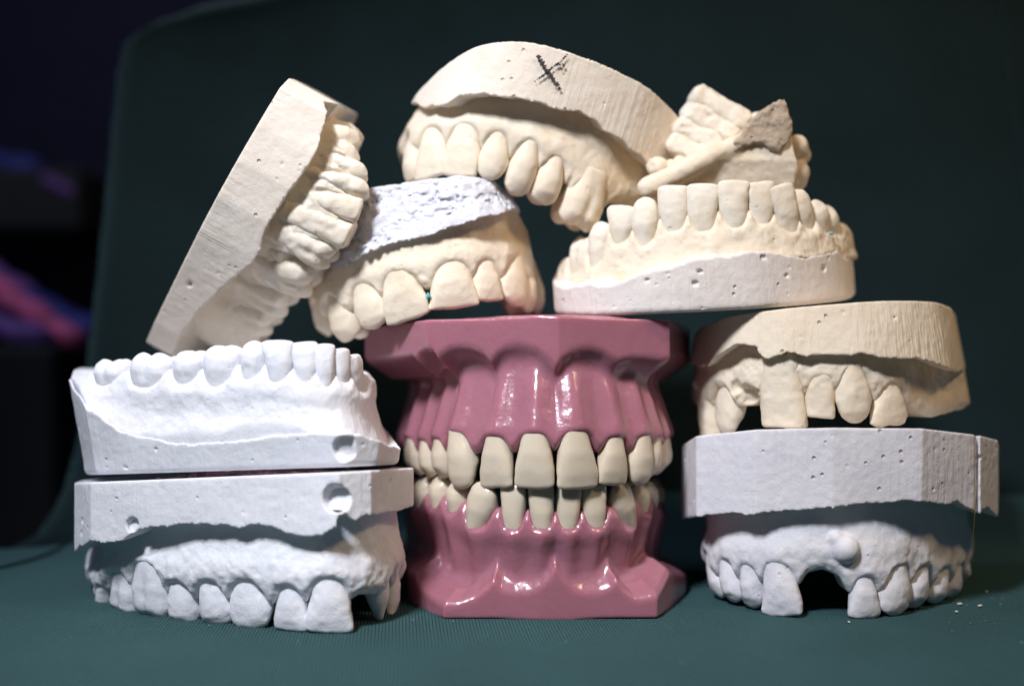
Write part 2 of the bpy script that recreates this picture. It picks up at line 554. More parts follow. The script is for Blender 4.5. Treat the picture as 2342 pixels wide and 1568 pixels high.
def plaster(name, col, col2, grooves=0.0, pits=1.0, grain=1.0, stain=None, groove_axis=(900, 900, 25), sss=.12):
    """stone plaster: faint mottling, fine grain, air bubbles, and the trimmer's upright scratches on cut walls"""
    m, nt, b = new_mat(name)
    lk = nt.links.new
    tc = N(nt, 'ShaderNodeTexCoord').outputs['Object']
    big = N(nt, 'ShaderNodeTexNoise', Scale=130.0, Detail=4.0, Roughness=.6)
    lk(tc, big.inputs['Vector'])
    mix = N(nt, 'ShaderNodeMix', data_type='RGBA')
    lk(ramp(nt, big.outputs[0], [(.35, 0.0), (.68, 1.0)]), mix.inputs[0])
    mix.inputs[6].default_value = (*col, 1); mix.inputs[7].default_value = (*col2, 1)
    out = mix.outputs[2]
    # small dark specks where bubbles opened
    vo = N(nt, 'ShaderNodeTexVoronoi', Scale=520.0); lk(tc, vo.inputs['Vector'])
    sel = ramp(nt, vo.outputs['Color'], [(.78, 0.0), (.80, 1.0)])
    hole = ramp(nt, vo.outputs['Distance'], [(.10, 1.0), (.24, 0.0)])
    pit = N(nt, 'ShaderNodeMath', operation='MULTIPLY'); lk(sel, pit.inputs[0]); lk(hole, pit.inputs[1])
    mk = N(nt, 'ShaderNodeMath', operation='MULTIPLY'); lk(pit.outputs[0], mk.inputs[0]); mk.inputs[1].default_value = .35 * pits
    mix2 = N(nt, 'ShaderNodeMix', data_type='RGBA'); lk(mk.outputs[0], mix2.inputs[0]); lk(out, mix2.inputs[6])
    mix2.inputs[7].default_value = (col[0] * .45, col[1] * .38, col[2] * .3, 1)
    out = mix2.outputs[2]
    if stain:
        st = N(nt, 'ShaderNodeTexNoise', Scale=75.0, Detail=3.0); st.noise_dimensions = '3D'; lk(tc, st.inputs['Vector'])
        mk = N(nt, 'ShaderNodeMath', operation='MULTIPLY'); lk(ramp(nt, st.outputs[0], [(.55, 0.0), (.72, 1.0)]), mk.inputs[0]); mk.inputs[1].default_value = .55
        m3 = N(nt, 'ShaderNodeMix', data_type='RGBA'); lk(mk.outputs[0], m3.inputs[0]); lk(out, m3.inputs[6]); m3.inputs[7].default_value = (*stain, 1)
        out = m3.outputs[2]
    lk(out, b.inputs['Base Color'])
    b.inputs['Roughness'].default_value = .72
    b.inputs['Specular IOR Level'].default_value = .3
    b.inputs['Subsurface Weight'].default_value = sss
    b.inputs['Subsurface Radius'].default_value = (1.0, .75, .5)
    b.inputs['Subsurface Scale'].default_value = .0009
    # height: grain, bubbles, scratches
    gr = N(nt, 'ShaderNodeTexNoise', Scale=2600.0, Detail=3.0, Roughness=.65); lk(tc, gr.inputs['Vector'])
    g2 = N(nt, 'ShaderNodeTexNoise', Scale=700.0, Detail=2.0); lk(tc, g2.inputs['Vector'])
    def mul(a, v):
        n = N(nt, 'ShaderNodeMath', operation='MULTIPLY'); lk(a, n.inputs[0]); n.inputs[1].default_value = v; return n.outputs[0]
    def add(a, c):
        n = N(nt, 'ShaderNodeMath', operation='ADD'); lk(a, n.inputs[0]); lk(c, n.inputs[1]); return n.outputs[0]
    hgt = add(mul(gr.outputs[0], .00007 * grain), mul(g2.outputs[0], .00013 * grain))
    hgt = add(hgt, mul(pit.outputs[0], -.00035 * pits))
    if grooves:
        mp = N(nt, 'ShaderNodeMapping'); mp.inputs['Scale'].default_value = groove_axis; lk(tc, mp.inputs[0])
        gv = N(nt, 'ShaderNodeTexNoise', Scale=1.0, Detail=2.0, Roughness=.55); lk(mp.outputs[0], gv.inputs['Vector'])
        msk = N(nt, 'ShaderNodeTexNoise', Scale=55.0, Detail=1.0); lk(tc, msk.inputs['Vector'])
        a = N(nt, 'ShaderNodeMath', operation='MULTIPLY'); lk(gv.outputs[0], a.inputs[0]); lk(ramp(nt, msk.outputs[0], [(.42, .08), (.6, 1.0)]), a.inputs[1])
        hgt = add(hgt, mul(a.outputs[0], .00045 * grooves))
    bp = N(nt, 'ShaderNodeBump', Strength=1.0, Distance=1.0)
    lk(hgt, bp.inputs['Height']); lk(bp.outputs[0], b.inputs['Normal'])
    return m


def resin(name, col, rough, sss, scale, radius, bump=.00003, coat=.0, col2=None, spec=.5):
    m, nt, b = new_mat(name)
    lk = nt.links.new
    tc = N(nt, 'ShaderNodeTexCoord').outputs['Object']
    n = N(nt, 'ShaderNodeTexNoise', Scale=160.0, Detail=3.0); lk(tc, n.inputs['Vector'])
    mix = N(nt, 'ShaderNodeMix', data_type='RGBA')
    lk(n.outputs[0], mix.inputs[0])
    c2 = col2 or tuple(c * .86 for c in col)
    mix.inputs[6].default_value = (*c2, 1); mix.inputs[7].default_value = (*col, 1)
    lk(mix.outputs[2], b.inputs['Base Color'])
    b.inputs['Roughness'].default_value = rough
    b.inputs['Specular IOR Level'].default_value = spec
    b.inputs['Subsurface Weight'].default_value = sss
    b.inputs['Subsurface Radius'].default_value = radius
    b.inputs['Subsurface Scale'].default_value = scale
    b.inputs['Coat Weight'].default_value = coat
    b.inputs['Coat Roughness'].default_value = .08
    g = N(nt, 'ShaderNodeTexNoise', Scale=1500.0, Detail=2.0); lk(tc, g.inputs['Vector'])
    g2 = N(nt, 'ShaderNodeTexNoise', Scale=380.0, Detail=1.0); lk(tc, g2.inputs['Vector'])
    a = N(nt, 'ShaderNodeMath', operation='MULTIPLY_ADD'); lk(g2.outputs[0], a.inputs[0]); a.inputs[1].default_value = 2.0; lk(g.outputs[0], a.inputs[2])
    bp = N(nt, 'ShaderNodeBump', Strength=1.0, Distance=bump)
    lk(a.outputs[0], bp.inputs['Height']); lk(bp.outputs[0], b.inputs['Normal'])
    return m


def plain(name, col, rough=.8):
    m, nt, b = new_mat(name)
    tc = N(nt, 'ShaderNodeTexCoord').outputs['Object']
    n = N(nt, 'ShaderNodeTexNoise', Scale=60.0, Detail=4.0); nt.links.new(tc, n.inputs['Vector'])
    mix = N(nt, 'ShaderNodeMix', data_type='RGBA'); nt.links.new(n.outputs[0], mix.inputs[0])
    mix.inputs[6].default_value = (*[c * .75 for c in col], 1); mix.inputs[7].default_value = (*[min(c * 1.2, 1) for c in col], 1)
    nt.links.new(mix.outputs[2], b.inputs['Base Color'])
    b.inputs['Roughness'].default_value = rough
    b.inputs['Specular IOR Level'].default_value = .2
    return m


def ribbed(name, col, pitch, strength):
    """woven cloth with fine cords running away from the camera"""
    m, nt, b = new_mat(name)
    lk = nt.links.new
    tc = N(nt, 'ShaderNodeTexCoord').outputs['Object']
    mp = N(nt, 'ShaderNodeMapping'); mp.inputs['Rotation'].default_value = (0, 0, math.radians(-6)); lk(tc, mp.inputs[0])
    dis = N(nt, 'ShaderNodeTexNoise', Scale=300.0, Detail=2.0); lk(tc, dis.inputs['Vector'])
    w = N(nt, 'ShaderNodeTexWave', Scale=1.0 / pitch * .05 * 6.283 / .314 / 2, Distortion=1.1, Detail=2.0)
    w.wave_type = 'BANDS'; w.bands_direction = 'X'
    w.inputs['Detail Scale'].default_value = 2.0
    lk(mp.outputs[0], w.inputs['Vector'])
    w2 = N(nt, 'ShaderNodeTexWave', Scale=1.0 / pitch * .05 * 6.283 / .314 / 2 * 1.3, Distortion=2.5, Detail=2.0)
    w2.wave_type = 'BANDS'; w2.bands_direction = 'Y'
    lk(mp.outputs[0], w2.inputs['Vector'])
    big = N(nt, 'ShaderNodeTexNoise', Scale=28.0, Detail=5.0); lk(tc, big.inputs['Vector'])
    mix = N(nt, 'ShaderNodeMix', data_type='RGBA')
    lk(ramp(nt, big.outputs[0], [(.3, 0.0), (.7, 1.0)]), mix.inputs[0])
    mix.inputs[6].default_value = (*[c * .8 for c in col], 1); mix.inputs[7].default_value = (*[c * 1.2 for c in col], 1)
    lint = N(nt, 'ShaderNodeTexVoronoi', Scale=240.0); lk(tc, lint.inputs['Vector'])
    ls = N(nt, 'ShaderNodeMath', operation='MULTIPLY')
    lk(ramp(nt, lint.outputs['Color'], [(.9, 0.0), (.92, 1.0)]), ls.inputs[0]); lk(ramp(nt, lint.outputs['Distance'], [(.03, .7), (.09, 0.0)]), ls.inputs[1])
    m2 = N(nt, 'ShaderNodeMix', data_type='RGBA'); lk(ls.outputs[0], m2.inputs[0]); lk(mix.outputs[2], m2.inputs[6]); m2.inputs[7].default_value = (*[min(1, c * 3.5) for c in col], 1)
    lk(m2.outputs[2], b.inputs['Base Color'])
    b.inputs['Roughness'].default_value = .9
    b.inputs['Specular IOR Level'].default_value = .15
    b.inputs['Sheen Weight'].default_value = .15
    b.inputs['Sheen Tint'].default_value = (.4, .8, .8, 1)
    a = N(nt, 'ShaderNodeMath', operation='MULTIPLY_ADD'); lk(w2.outputs[0], a.inputs[0]); a.inputs[1].default_value = .45; lk(w.outputs[0], a.inputs[2])
    a2 = N(nt, 'ShaderNodeMath', operation='MULTIPLY_ADD'); lk(dis.outputs[0], a2.inputs[0]); a2.inputs[1].default_value = .5; lk(a.outputs[0], a2.inputs[2])
    bp = N(nt, 'ShaderNodeBump', Strength=1.0, Distance=strength)
    lk(a2.outputs[0], bp.inputs['Height']); lk(bp.outputs[0], b.inputs['Normal'])
    return m


WHITE = (.83, .83, .86); WHITE2 = (.77, .775, .815)
LAV = (.74, .72, .74); LAV2 = (.68, .66, .70)
CREAM = (.80, .70, .56); CREAM2 = (.75, .64, .49)
PALE = (.80, .72, .625); PALE2 = (.745, .655, .55)
M_white_b = plaster('white_plaster_cut', WHITE, WHITE2, grooves=.5, pits=.6)
M_white = plaster('white_plaster', WHITE, WHITE2, pits=.2, grain=1.15, stain=(.74, .72, .70))
M_lav_b = plaster('lilac_plaster_cut', LAV, LAV2, grooves=.35, pits=1.0)
M_lav = plaster('lilac_plaster', (.74, .73, .74), LAV2, pits=.3)
M_cream_b = plaster('cream_plaster_cut', CREAM, CREAM2, grooves=1.0, pits=1.0)
M_cream = plaster('cream_plaster', (.82, .72, .565), CREAM2, pits=.3, stain=(.72, .52, .28))
M_pale_b = plaster('pale_plaster_cut', PALE, PALE2, grooves=.65, pits=1.0)
M_grey_b = plaster('grey_pink_plaster_cut', (.76, .70, .65), (.69, .63, .58), grooves=.5, pits=.9)
M_pale_f = plaster('pale_plaster_smooth_cut', (.82, .74, .635), (.77, .675, .555), grooves=.5, pits=.7)
M_pale = plaster('pale_plaster', (.82, .745, .625), (.78, .68, .53), pits=.35)
M_rough = plaster('rough_white_plaster', (.72, .73, .78), (.62, .62, .68), pits=.5, grain=3.0)
M_broken = plaster('broken_plaster', (.58, .47, .35), (.42, .33, .24), pits=1.2, grain=3.5)
M_pink = resin('pink_resin', (.40, .165, .21), .23, .75, .0030, (1.0, .42, .42), bump=.00006, coat=.35, spec=.5)
M_ivory = resin('ivory_resin', (.68, .585, .45), .28, .25, .0016, (1.0, .8, .5), bump=.00002, coat=.15)
M_pencil = plain('pencil_graphite', (.05, .05, .06), .6)
M_teal = plain('teal_alginate', (.16, .45, .50), .7)
M_crumb = plain('crumb_plaster', (.6, .56, .5), .9)
M_fibre = plain('straw_fibre', (.18, .13, .05), .8)
M_dust = plain('dust', (.22, .27, .26), .9)
M_felt = plain('maroon_felt', (.10, .05, .065), .95)
M_brown = plain('brown_stain', (.10, .06, .04), .9)

# ------------------------------------------------------------------ the casts
GROUP = 'plaster dental casts in the pile'


def cast_root(fr, label):
    e = empty('dental_cast', fr.o, fr.R)
    return tag(e, label, 'dental cast', GROUP)


# ---- white cast under the left stack: teeth down, one central incisor gone
fr = Frame(W(540, 1250, 15))
rt = cast_root(fr, 'bluish white upper cast with teeth on the cloth, at the bottom of the left stack')
base_A, planA, coA, ezA = cast(
    fr,
    plan=[(170, 1150, 14), (206, 1150, 1), (520, 1150, -8), (775, 1150, -16), (850, 1150, -12), (946, 1150, 6), (905, 1150, 26), (780, 1150, 42), (300, 1150, 58), (190, 1150, 48)],
    top=pts(C1, [(165, 752), (260, 740), (500, 720), (900, 694), (1300, 686), (1600, 684), (1745, 684)]),
    edge=pts(C1, [(160, 1075), (185, 1045), (240, 1020), (320, 1030), (390, 1022), (430, 985), (480, 960), (560, 955), (640, 948), (760, 938), (880, 945), (950, 962), (1000, 942), (1040, 938),
                  (1100, 950), (1180, 985), (1290, 1000), (1350, 988), (1415, 955), (1425, 905), (1465, 888), (1500, 925), (1560, 900), (1680, 885), (1740, 868), (1785, 852)]),
    arch=[(208, 1340, 40), (206, 1340, 26), (225, 1340, 14), (290, 1340, 6), (400, 1340, -1), (560, 1340, -7), (690, 1340, -11), (790, 1340, -11), (860, 1340, -6), (905, 1340, 4), (915, 1340, 16), (880, 1340, 30)],
    teeth=[(*C1(270, 1235), *C1(250, 1322), 46, 'molar', dict(wmax=7)),
           (*C1(375, 1180), *C1(358, 1388), 58, 'molar', dict(wmax=9)),
           (*C1(505, 1140), *C1(498, 1402), 78, 'molar', dict(out=.6)),
           (*C1(640, 1225), *C1(655, 1442), 68, 'premolar'),
           (*C1(790, 1225), *C1(812, 1447), 78, 'premolar'),
           (*C1(965, 1222), *C1(985, 1460), 98, 'canine', dict(wk=1.0)),
           (*C1(1180, 1250), *C1(1178, 1458), 80, 'incisor'),
           (*C1(1375, 1212), *C1(1368, 1468), 104, 'incisor', dict(out=.5)),
           (*C1(1530, 1270), *C1(1530, 1285), 44, 'gap'),
           (*C1(1655, 1170), *C1(1662, 1408), 52, 'spike', dict(wmax=6)),
           (*C1(1712, 1150), *C1(1712, 1372), 24, 'incisor', dict(wmax=6))],
    mats=(M_white_b, M_white, M_white), root=rt, seed=1, rag=.3, lip=.3, bulge=.8, emin=.3, vest=2.0, slope=-.10, holes=[(*C1(1405, 815), 2.7, 2.4), (*C1(438, 942), 1.5, 1.2)], pits=14, gum_rough=.24)

# ---- white cast on top of it: teeth up
fr = Frame(W(530, 950, 15), flip=True)
rt = cast_root(fr, 'bright white lower cast with teeth up and a round drilled hole, on the left stack')
cast(fr,
     plan=[(157, 950, 16), (196, 1000, 3), (500, 1000, -7), (790, 1000, -15), (870, 1000, -10), (917, 1000, 4), (880, 1000, 25), (780, 1000, 40), (300, 1000, 56), (180, 950, 46)],
     top=pts(C1, [(215, 704), (300, 706), (450, 696), (700, 686), (900, 680), (1100, 672), (1400, 668), (1715, 658)]),
     edge=pts(C1, [(123, 245), (150, 290), (190, 340), (240, 395), (300, 440), (370, 495), (460, 520), (530, 525), (600, 547), (690, 555), (760, 553), (900, 543), (1050, 525), (1200, 508),
                   (1330, 500), (1430, 505), (1540, 508), (1600, 532), (1660, 560), (1720, 577)]),
     arch=[(160, 840, 44), (158, 840, 26), (178, 840, 15), (240, 840, 7), (380, 840, 0), (520, 840, -5), (650, 840, -9), (740, 840, -9), (810, 840, -4), (848, 840, 6), (850, 840, 18), (835, 840, 30)],
     teeth=[(*C1(300, 268), *C1(300, 150), 84, 'molar'),
            (*C1(490, 268), *C1(505, 126), 100, 'molar', dict(out=.3)),
            (*C1(668, 262), *C1(680, 106), 74, 'premolar'),
            (*C1(830, 268), *C1(838, 84), 78, 'premolar', dict(out=.3)),
            (*C1(985, 240), *C1(1000, 62), 64, 'premolar'),
            (*C1(1135, 242), *C1(1128, 58), 66, 'lower_incisor', dict(out=.6)),
            (*C1(1262, 252), *C1(1254, 64), 62, 'lower_incisor'),
            (*C1(1368, 268), *C1(1362, 74), 46, 'lower_incisor', dict(out=.4)),
            (*C1(1455, 258), *C1(1448, 98), 38, 'lower_incisor', dict(wmax=5.5)),
            (*C1(1530, 300), *C1(1518, 126), 36, 'lower_incisor', dict(wmax=6.5))],
     mats=(M_white_b, M_white, M_white), root=rt, seed=2, rag=.12, lip=.1, bulge=.7, emin=.2, flare=2.9, flare_pow=2.2, slope=.10, clip=True, draft=.16,  over=1.06, pap=.4, holes=[(*C1(1450, 583), 2.6, 2.2)], pits=12, gum_rough=.14, edge_k=.8, base_round=1.2)

# ---- lilac white cast at the lower right: teeth down, front teeth missing
fr = Frame(W(1920, 1150, 15))
rt = cast_root(fr, 'lilac white upper cast with a wide front gap between teeth, on the cloth at right')
base_C, planC, coC, ezC = cast(
    fr,
    plan=[(1559, 1080, 26), (1592, 1080, 10), (1728, 1080, 0), (1905, 1080, -3), (2108, 1080, -2), (2228, 1080, 7), (2234, 1080, 9.5), (2240, 1080, 8), (2282, 1080, 16), (2282, 1080, 44), (2100, 1080, 58), (1750, 1080, 58), (1570, 1080, 46)],
    top=pts(C3, [(85, 690), (150, 672), (260, 655), (400, 640), (560, 626), (750, 618), (950, 617), (1180, 632), (1390, 660), (1470, 682)]),
    edge=pts(C3, [(80, 1030), (140, 1025), (200, 1015), (300, 1010), (375, 1020), (440, 1010), (520, 1000), (640, 990), (760, 980), (860, 968), (970, 962), (1080, 955), (1130, 955), (1200, 960),
                  (1260, 972), (1310, 956), (1350, 985), (1393, 1010), (1420, 992), (1450, 985), (1500, 1022)]),
    arch=[(1610, 1330, 46), (1606, 1330, 30), (1622, 1330, 17), (1665, 1330, 10), (1730, 1330, 5), (1800, 1330, 1.5), (1900, 1330, 0), (2010, 1330, .5), (2080, 1330, 4), (2145, 1330, 10), (2195, 1330, 18), (2218, 1330, 28), (2220, 1330, 44)],
    teeth=[(*C3(190, 1190), *C3(222, 1382), 34, 'premolar', dict(wmax=7)),
           (*C3(258, 1222), *C3(290, 1412), 44, 'premolar', dict(wmax=7.5)),
           (*C3(365, 1250), *C3(372, 1438), 58, 'premolar', dict(wmax=8)),
           (*C3(500, 1245), *C3(525, 1470), 92, 'incisor', dict(out=.6)),
           (*C3(640, 1268), *C3(640, 1280), 24, 'gap'),
           (*C3(715, 1252), *C3(715, 1262), 40, 'gap'),
           (*C3(790, 1285), *C3(790, 1295), 24, 'gap'),
           (*C3(900, 1305), *C3(908, 1480), 70, 'incisor', dict(out=.4)),
           (*C3(1058, 1255), *C3(1042, 1470), 66, 'canine', dict(out=.5, wk=1.05)),
           (*C3(1168, 1255), *C3(1148, 1440), 52, 'premolar'),
           (*C3(1262, 1262), *C3(1238, 1420), 42, 'premolar', dict(wmax=8)),
           (*C3(1325, 1245), *C3(1308, 1395), 36, 'premolar', dict(wmax=8)),
           (*C3(1358, 1225), *C3(1352, 1318), 22, 'molar', dict(wmax=8))],
    mats=(M_lav_b, M_lav, M_lav), root=rt, seed=3, rag=.25, lip=.3, bulge=.35, emin=.4, vest=1.8, pits=34, pit_r=(.28, .5), gum_rough=.16, knobs=[(*C3(808, 1165), 2.9, -.3), (*C3(770, 1120), 1.5, -.2)])
rtC, frC = rt, fr

# ---- cream cast standing on it: worn teeth down, gaps
fr = Frame(W(1900, 850, 15))
rt = cast_root(fr, 'cream upper cast with worn teeth and one square block tooth, on the lilac cast')
cast(fr,
     plan=[(1578, 800, 30), (1604, 800, 18), (1660, 790, 8), (1770, 780, 2), (1900, 770, 0), (2040, 770, 1), (2150, 770, 7), (2188, 770, 14), (2206, 780, 26), (2190, 780, 46), (2050, 770, 56), (1750, 780, 58), (1600, 800, 50)],
     top=pts(C3, [(150, 195), (300, 128), (520, 98), (700, 78), (880, 62), (1010, 60), (1170, 70), (1270, 95), (1305, 120)]),
     edge=pts(C3, [(115, 340), (190, 355), (260, 292), (330, 255), (375, 262), (410, 265), (425, 302), (460, 325), (545, 292), (640, 310), (735, 300), (800, 310), (890, 298), (950, 315), (1060, 322),
                   (1130, 318), (1210, 340), (1280, 372), (1320, 378), (1350, 362)]),
     arch=[(1592, 940, 48), (1588, 940, 32), (1606, 940, 21), (1660, 940, 13), (1740, 930, 6), (1830, 930, 3), (1920, 930, 2), (2010, 930, 4), (2080, 930, 8), (2150, 930, 15), (2205, 930, 24), (2218, 930, 36), (2205, 930, 50)],
     teeth=[(*C3(165, 470), *C3(165, 668), 50, 'block', dict(wmax=7)),
            (*C3(270, 440), *C3(245, 655), 52, 'canine', dict(wmax=8)),
            (*C3(375, 520), *C3(375, 530), 46, 'gap'),
            (*C3(522, 385), *C3(528, 628), 100, 'block', dict(out=.9)),
            (*C3(700, 408), *C3(698, 584), 68, 'block', dict(out=.4)),
            (*C3(850, 372), *C3(850, 610), 76, 'canine', dict(out=1.0, wk=1.05)),
            (*C3(1018, 445), *C3(1022, 620), 72, 'incisor', dict(out=.5)),
            (*C3(1130, 545), *C3(1130, 555), 36, 'gap'),
            (*C3(1220, 575), *C3(1220, 585), 36, 'gap'),
            (*C3(1310, 545), *C3(1310, 555), 26, 'gap')],
     mats=(M_cream_b, M_cream, M_cream), root=rt, seed=4, rag=.3, lip=.25, bulge=.2, emin=.4, vest=.9, over=1.04, draft=.18, pits=26, gum_rough=.3, tooth_rough=.1, plan_smooth=True, gum_in=8.5, carve=[(*C3(372, 500), 3.0, .3), (*C3(330, 450), 1.6, .6)])

# ---- cream cast lying across the typodont: teeth up
fr = Frame(W(1600, 620, 18), phi=-3.5, flip=True)
rt = cast_root(fr, 'cream lower cast with its teeth up, lying across the right end of the pink jaw')
cast(fr,
     plan=[(1266, 660, 28), (1278, 670, 18), (1340, 670, 9), (1440, 670, 4), (1560, 660, 2), (1700, 650, 2.5), (1830, 640, 7), (1915, 630, 15), (1947, 630, 25), (1935, 630, 46), (1780, 650, 60), (1450, 670, 62), (1290, 670, 52)],
     top=pts(C7, [(190, 1432), (300, 1436), (430, 1440), (560, 1442), (700, 1455), (830, 1462), (1050, 1422), (1240, 1395), (1450, 1378), (1640, 1366), (1840, 1363), (1965, 1360)]),
     edge=pts(C7, [(120, 1232), (150, 1258), (190, 1272), (270, 1262), (360, 1242), (400, 1266), (470, 1258), (560, 1235), (640, 1200), (760, 1163), (900, 1130), (960, 1105), (1080, 1085), (1200, 1078),
                   (1330, 1052), (1450, 1052), (1590, 1075), (1700, 1090), (1800, 1073), (1885, 1040), (1935, 1100), (1965, 1078)]),
     arch=[(1285, 570, 48), (1278, 570, 34), (1295, 560, 23), (1345, 550, 15), (1420, 540, 10), (1510, 520, 7), (1610, 500, 5.5), (1720, 500, 6), (1810, 500, 9), (1880, 500, 15), (1925, 510, 24), (1940, 520, 34), (1935, 530, 50)],
     teeth=[(*C7(262, 1170), *C7(268, 955), 44, 'molar', dict(wmax=8)),
            (*C7(375, 1140), *C7(385, 855), 50, 'premolar', dict(wmax=8)),
            (*C7(525, 985), *C7(540, 758), 62, 'incisor', dict(wk=1.0)),
            (*C7(680, 992), *C7(698, 700), 62, 'canine', dict(out=.5, wk=1.0)),
            (*C7(870, 895), *C7(858, 634), 70, 'lower_incisor', dict(out=.4)),
            (*C7(1052, 905), *C7(1046, 622), 72, 'lower_incisor', dict(out=.3)),
            (*C7(1250, 880), *C7(1238, 604), 68, 'lower_incisor', dict(out=.6)),
            (*C7(1430, 855), *C7(1405, 612), 62, 'lower_incisor', dict(out=.2)),
            (*C7(1605, 905), *C7(1542, 628), 58, 'lower_incisor', dict(out=.5, wk=1.0)),
            (*C7(1730, 905), *C7(1660, 650), 46, 'canine', dict(wmax=7.5)),
            (*C7(1825, 915), *C7(1785, 724), 42, 'premolar', dict(wmax=7.5)),
            (*C7(1890, 930), *C7(1850, 762), 30, 'premolar', dict(wmax=8))],
     mats=(M_grey_b, M_cream, M_pale), root=rt, seed=5, rag=.28, lip=-.35, lip_w=4, bulge=.3, emin=.45, flare=1.6, pap=.42, pexp=4.5, over=1.08, pits=44, pit_r=(.3, .65), gum_rough=.22, plan_smooth=True, base_round=1.4)
rtE, frE = rt, fr

# ---- cream cast with a broken white base, teeth down, over the typodont's left end
fr = Frame(W(1010, 600, 25), phi=-11)
rt = cast_root(fr, 'cream upper cast with a crumbly white base, on the left end of the pink jaw')
cast(fr,
     plan=[(700, 640, 32), (745, 620, 20), (835, 590, 10), (1010, 545, 7), (1100, 505, 8), (1160, 485, 12), (1188, 480, 20), (1185, 480, 45), (1050, 500, 56), (800, 560, 56), (715, 600, 46)],
     top=pts(C5, [(590, 250), (650, 230), (770, 195), (900, 165), (1120, 145), (1280, 155), (1420, 170), (1560, 222), (1640, 232)]),
     edge=pts(C5, [(250, 905), (300, 880), (400, 850), (490, 782), (600, 730), (740, 680), (850, 650), (1000, 622), (1100, 590), (1180, 560), (1300, 520), (1400, 490), (1480, 460), (1560, 455), (1680, 420), (1740, 400)]),
     arch=[(740, 740, 46), (722, 740, 34), (735, 740, 24), (775, 720, 17), (840, 710, 13), (930, 690, 10), (1030, 670, 9), (1120, 650, 12), (1185, 640, 18), (1225, 640, 27), (1238, 640, 38), (1230, 640, 50)],
     teeth=[(*C5(120, 1120), *C5(170, 1400), 40, 'molar', dict(wmax=8)),
            (*C5(270, 1080), *C5(330, 1436), 60, 'premolar', dict(wmax=8.5)),
            (*C5(500, 1010), *C5(595, 1338), 74, 'canine', dict(wk=1.0, out=.3)),
            (*C5(775, 920), *C5(878, 1262), 108, 'incisor', dict(out=.8)),
            (*C5(1205, 842), *C5(1240, 1170), 104, 'incisor', dict(out=.6)),
            (*C5(1470, 825), *C5(1500, 1112), 62, 'lower_incisor', dict(out=.3)),
            (*C5(1718, 800), *C5(1690, 1142), 54, 'canine', dict(out=.6)),
            (*C5(1815, 850), *C5(1850, 1190), 36, 'premolar', dict(wmax=7.5)),
            (*C5(1870, 900), *C5(1920, 1205), 24, 'premolar', dict(wmax=8))],
     mats=(M_rough, M_cream, M_cream), root=rt, seed=6, rag=.4, lip=.3, bulge=.2, emin=.3, vest=.8, over=1.04, draft=.38, rough_wall=.85, pits=6, gum_rough=.2, base_round=.8)
rtH, frH = rt, fr

# ---- leaning cast at the upper left
fr = Frame(W(540, 480, 20), phi=-61.3)
rt = cast_root(fr, 'pale plaster cast tipped up on its end, leaning above the white left stack')
cast(fr,
     plan=[(336, 782, 30), (360, 740, 24), (430, 605, 13), (470, 530, 8), (510, 455, 4.5), (555, 372, 2.6), (600, 290, 2), (648, 205, 2.5), (664, 178, 8), (664, 178, 44), (500, 470, 58), (336, 782, 52)],
     top=pts(C4, [(78, 1472), (160, 1280), (300, 1000), (460, 690), (560, 520), (690, 270), (835, 72)]),
     edge=pts(C4, [(200, 1560), (320, 1360), (440, 1230), (640, 1060), (690, 985), (705, 900), (740, 830), (820, 700), (900, 590), (970, 480), (1010, 400), (1030, 310), (1045, 240), (1030, 190), (1108, 205)]),
     arch=[(470, 775, 54), (452, 775, 43), (478, 735, 32), (545, 665, 23), (620, 600, 13), (680, 545, 8), (720, 470, 6), (755, 390, 6), (785, 310, 9), (795, 285, 16), (790, 285, 24)],
     teeth=[(*C4(1075, 300), *C4(1190, 395), 36, 'premolar'),
            (*C4(1055, 385), *C4(1225, 480), 36, 'premolar'),
            (*C4(1045, 480), *C4(1262, 570), 42, 'premolar', dict(out=.3)),
            (*C4(1010, 580), *C4(1268, 655), 46, 'premolar', dict(out=.5)),
            (*C4(955, 690), *C4(1220, 770), 52, 'incisor', dict(out=.4)),
            (*C4(890, 800), *C4(1150, 915), 58, 'block', dict(out=.6)),
            (*C4(835, 920), *C4(1060, 1040), 62, 'molar', dict(out=.8)),
            (*C4(745, 1010), *C4(850, 1030), 50, 'premolar', dict(wmax=7)),
            (*C4(725, 1095), *C4(950, 1195), 66, 'molar', dict(wmax=9, out=1.0)),
            (*C4(620, 1190), *C4(830, 1300), 62, 'molar', dict(wmax=9, out=1.0)),
            (*C4(560, 1310), *C4(745, 1400), 60, 'molar', dict(wmax=9, out=1.0))],
     mats=(M_pale_b, M_pale, M_pale), root=rt, seed=7, rag=.25, lip=.3, bulge=.2, emin=.5, vest=.9, over=1.14, pap=.7, pexp=2.2, g0=-.4, g1=.6, pits=30, pit_r=(.3, .75), gum_rough=.2, tooth_rough=.12)

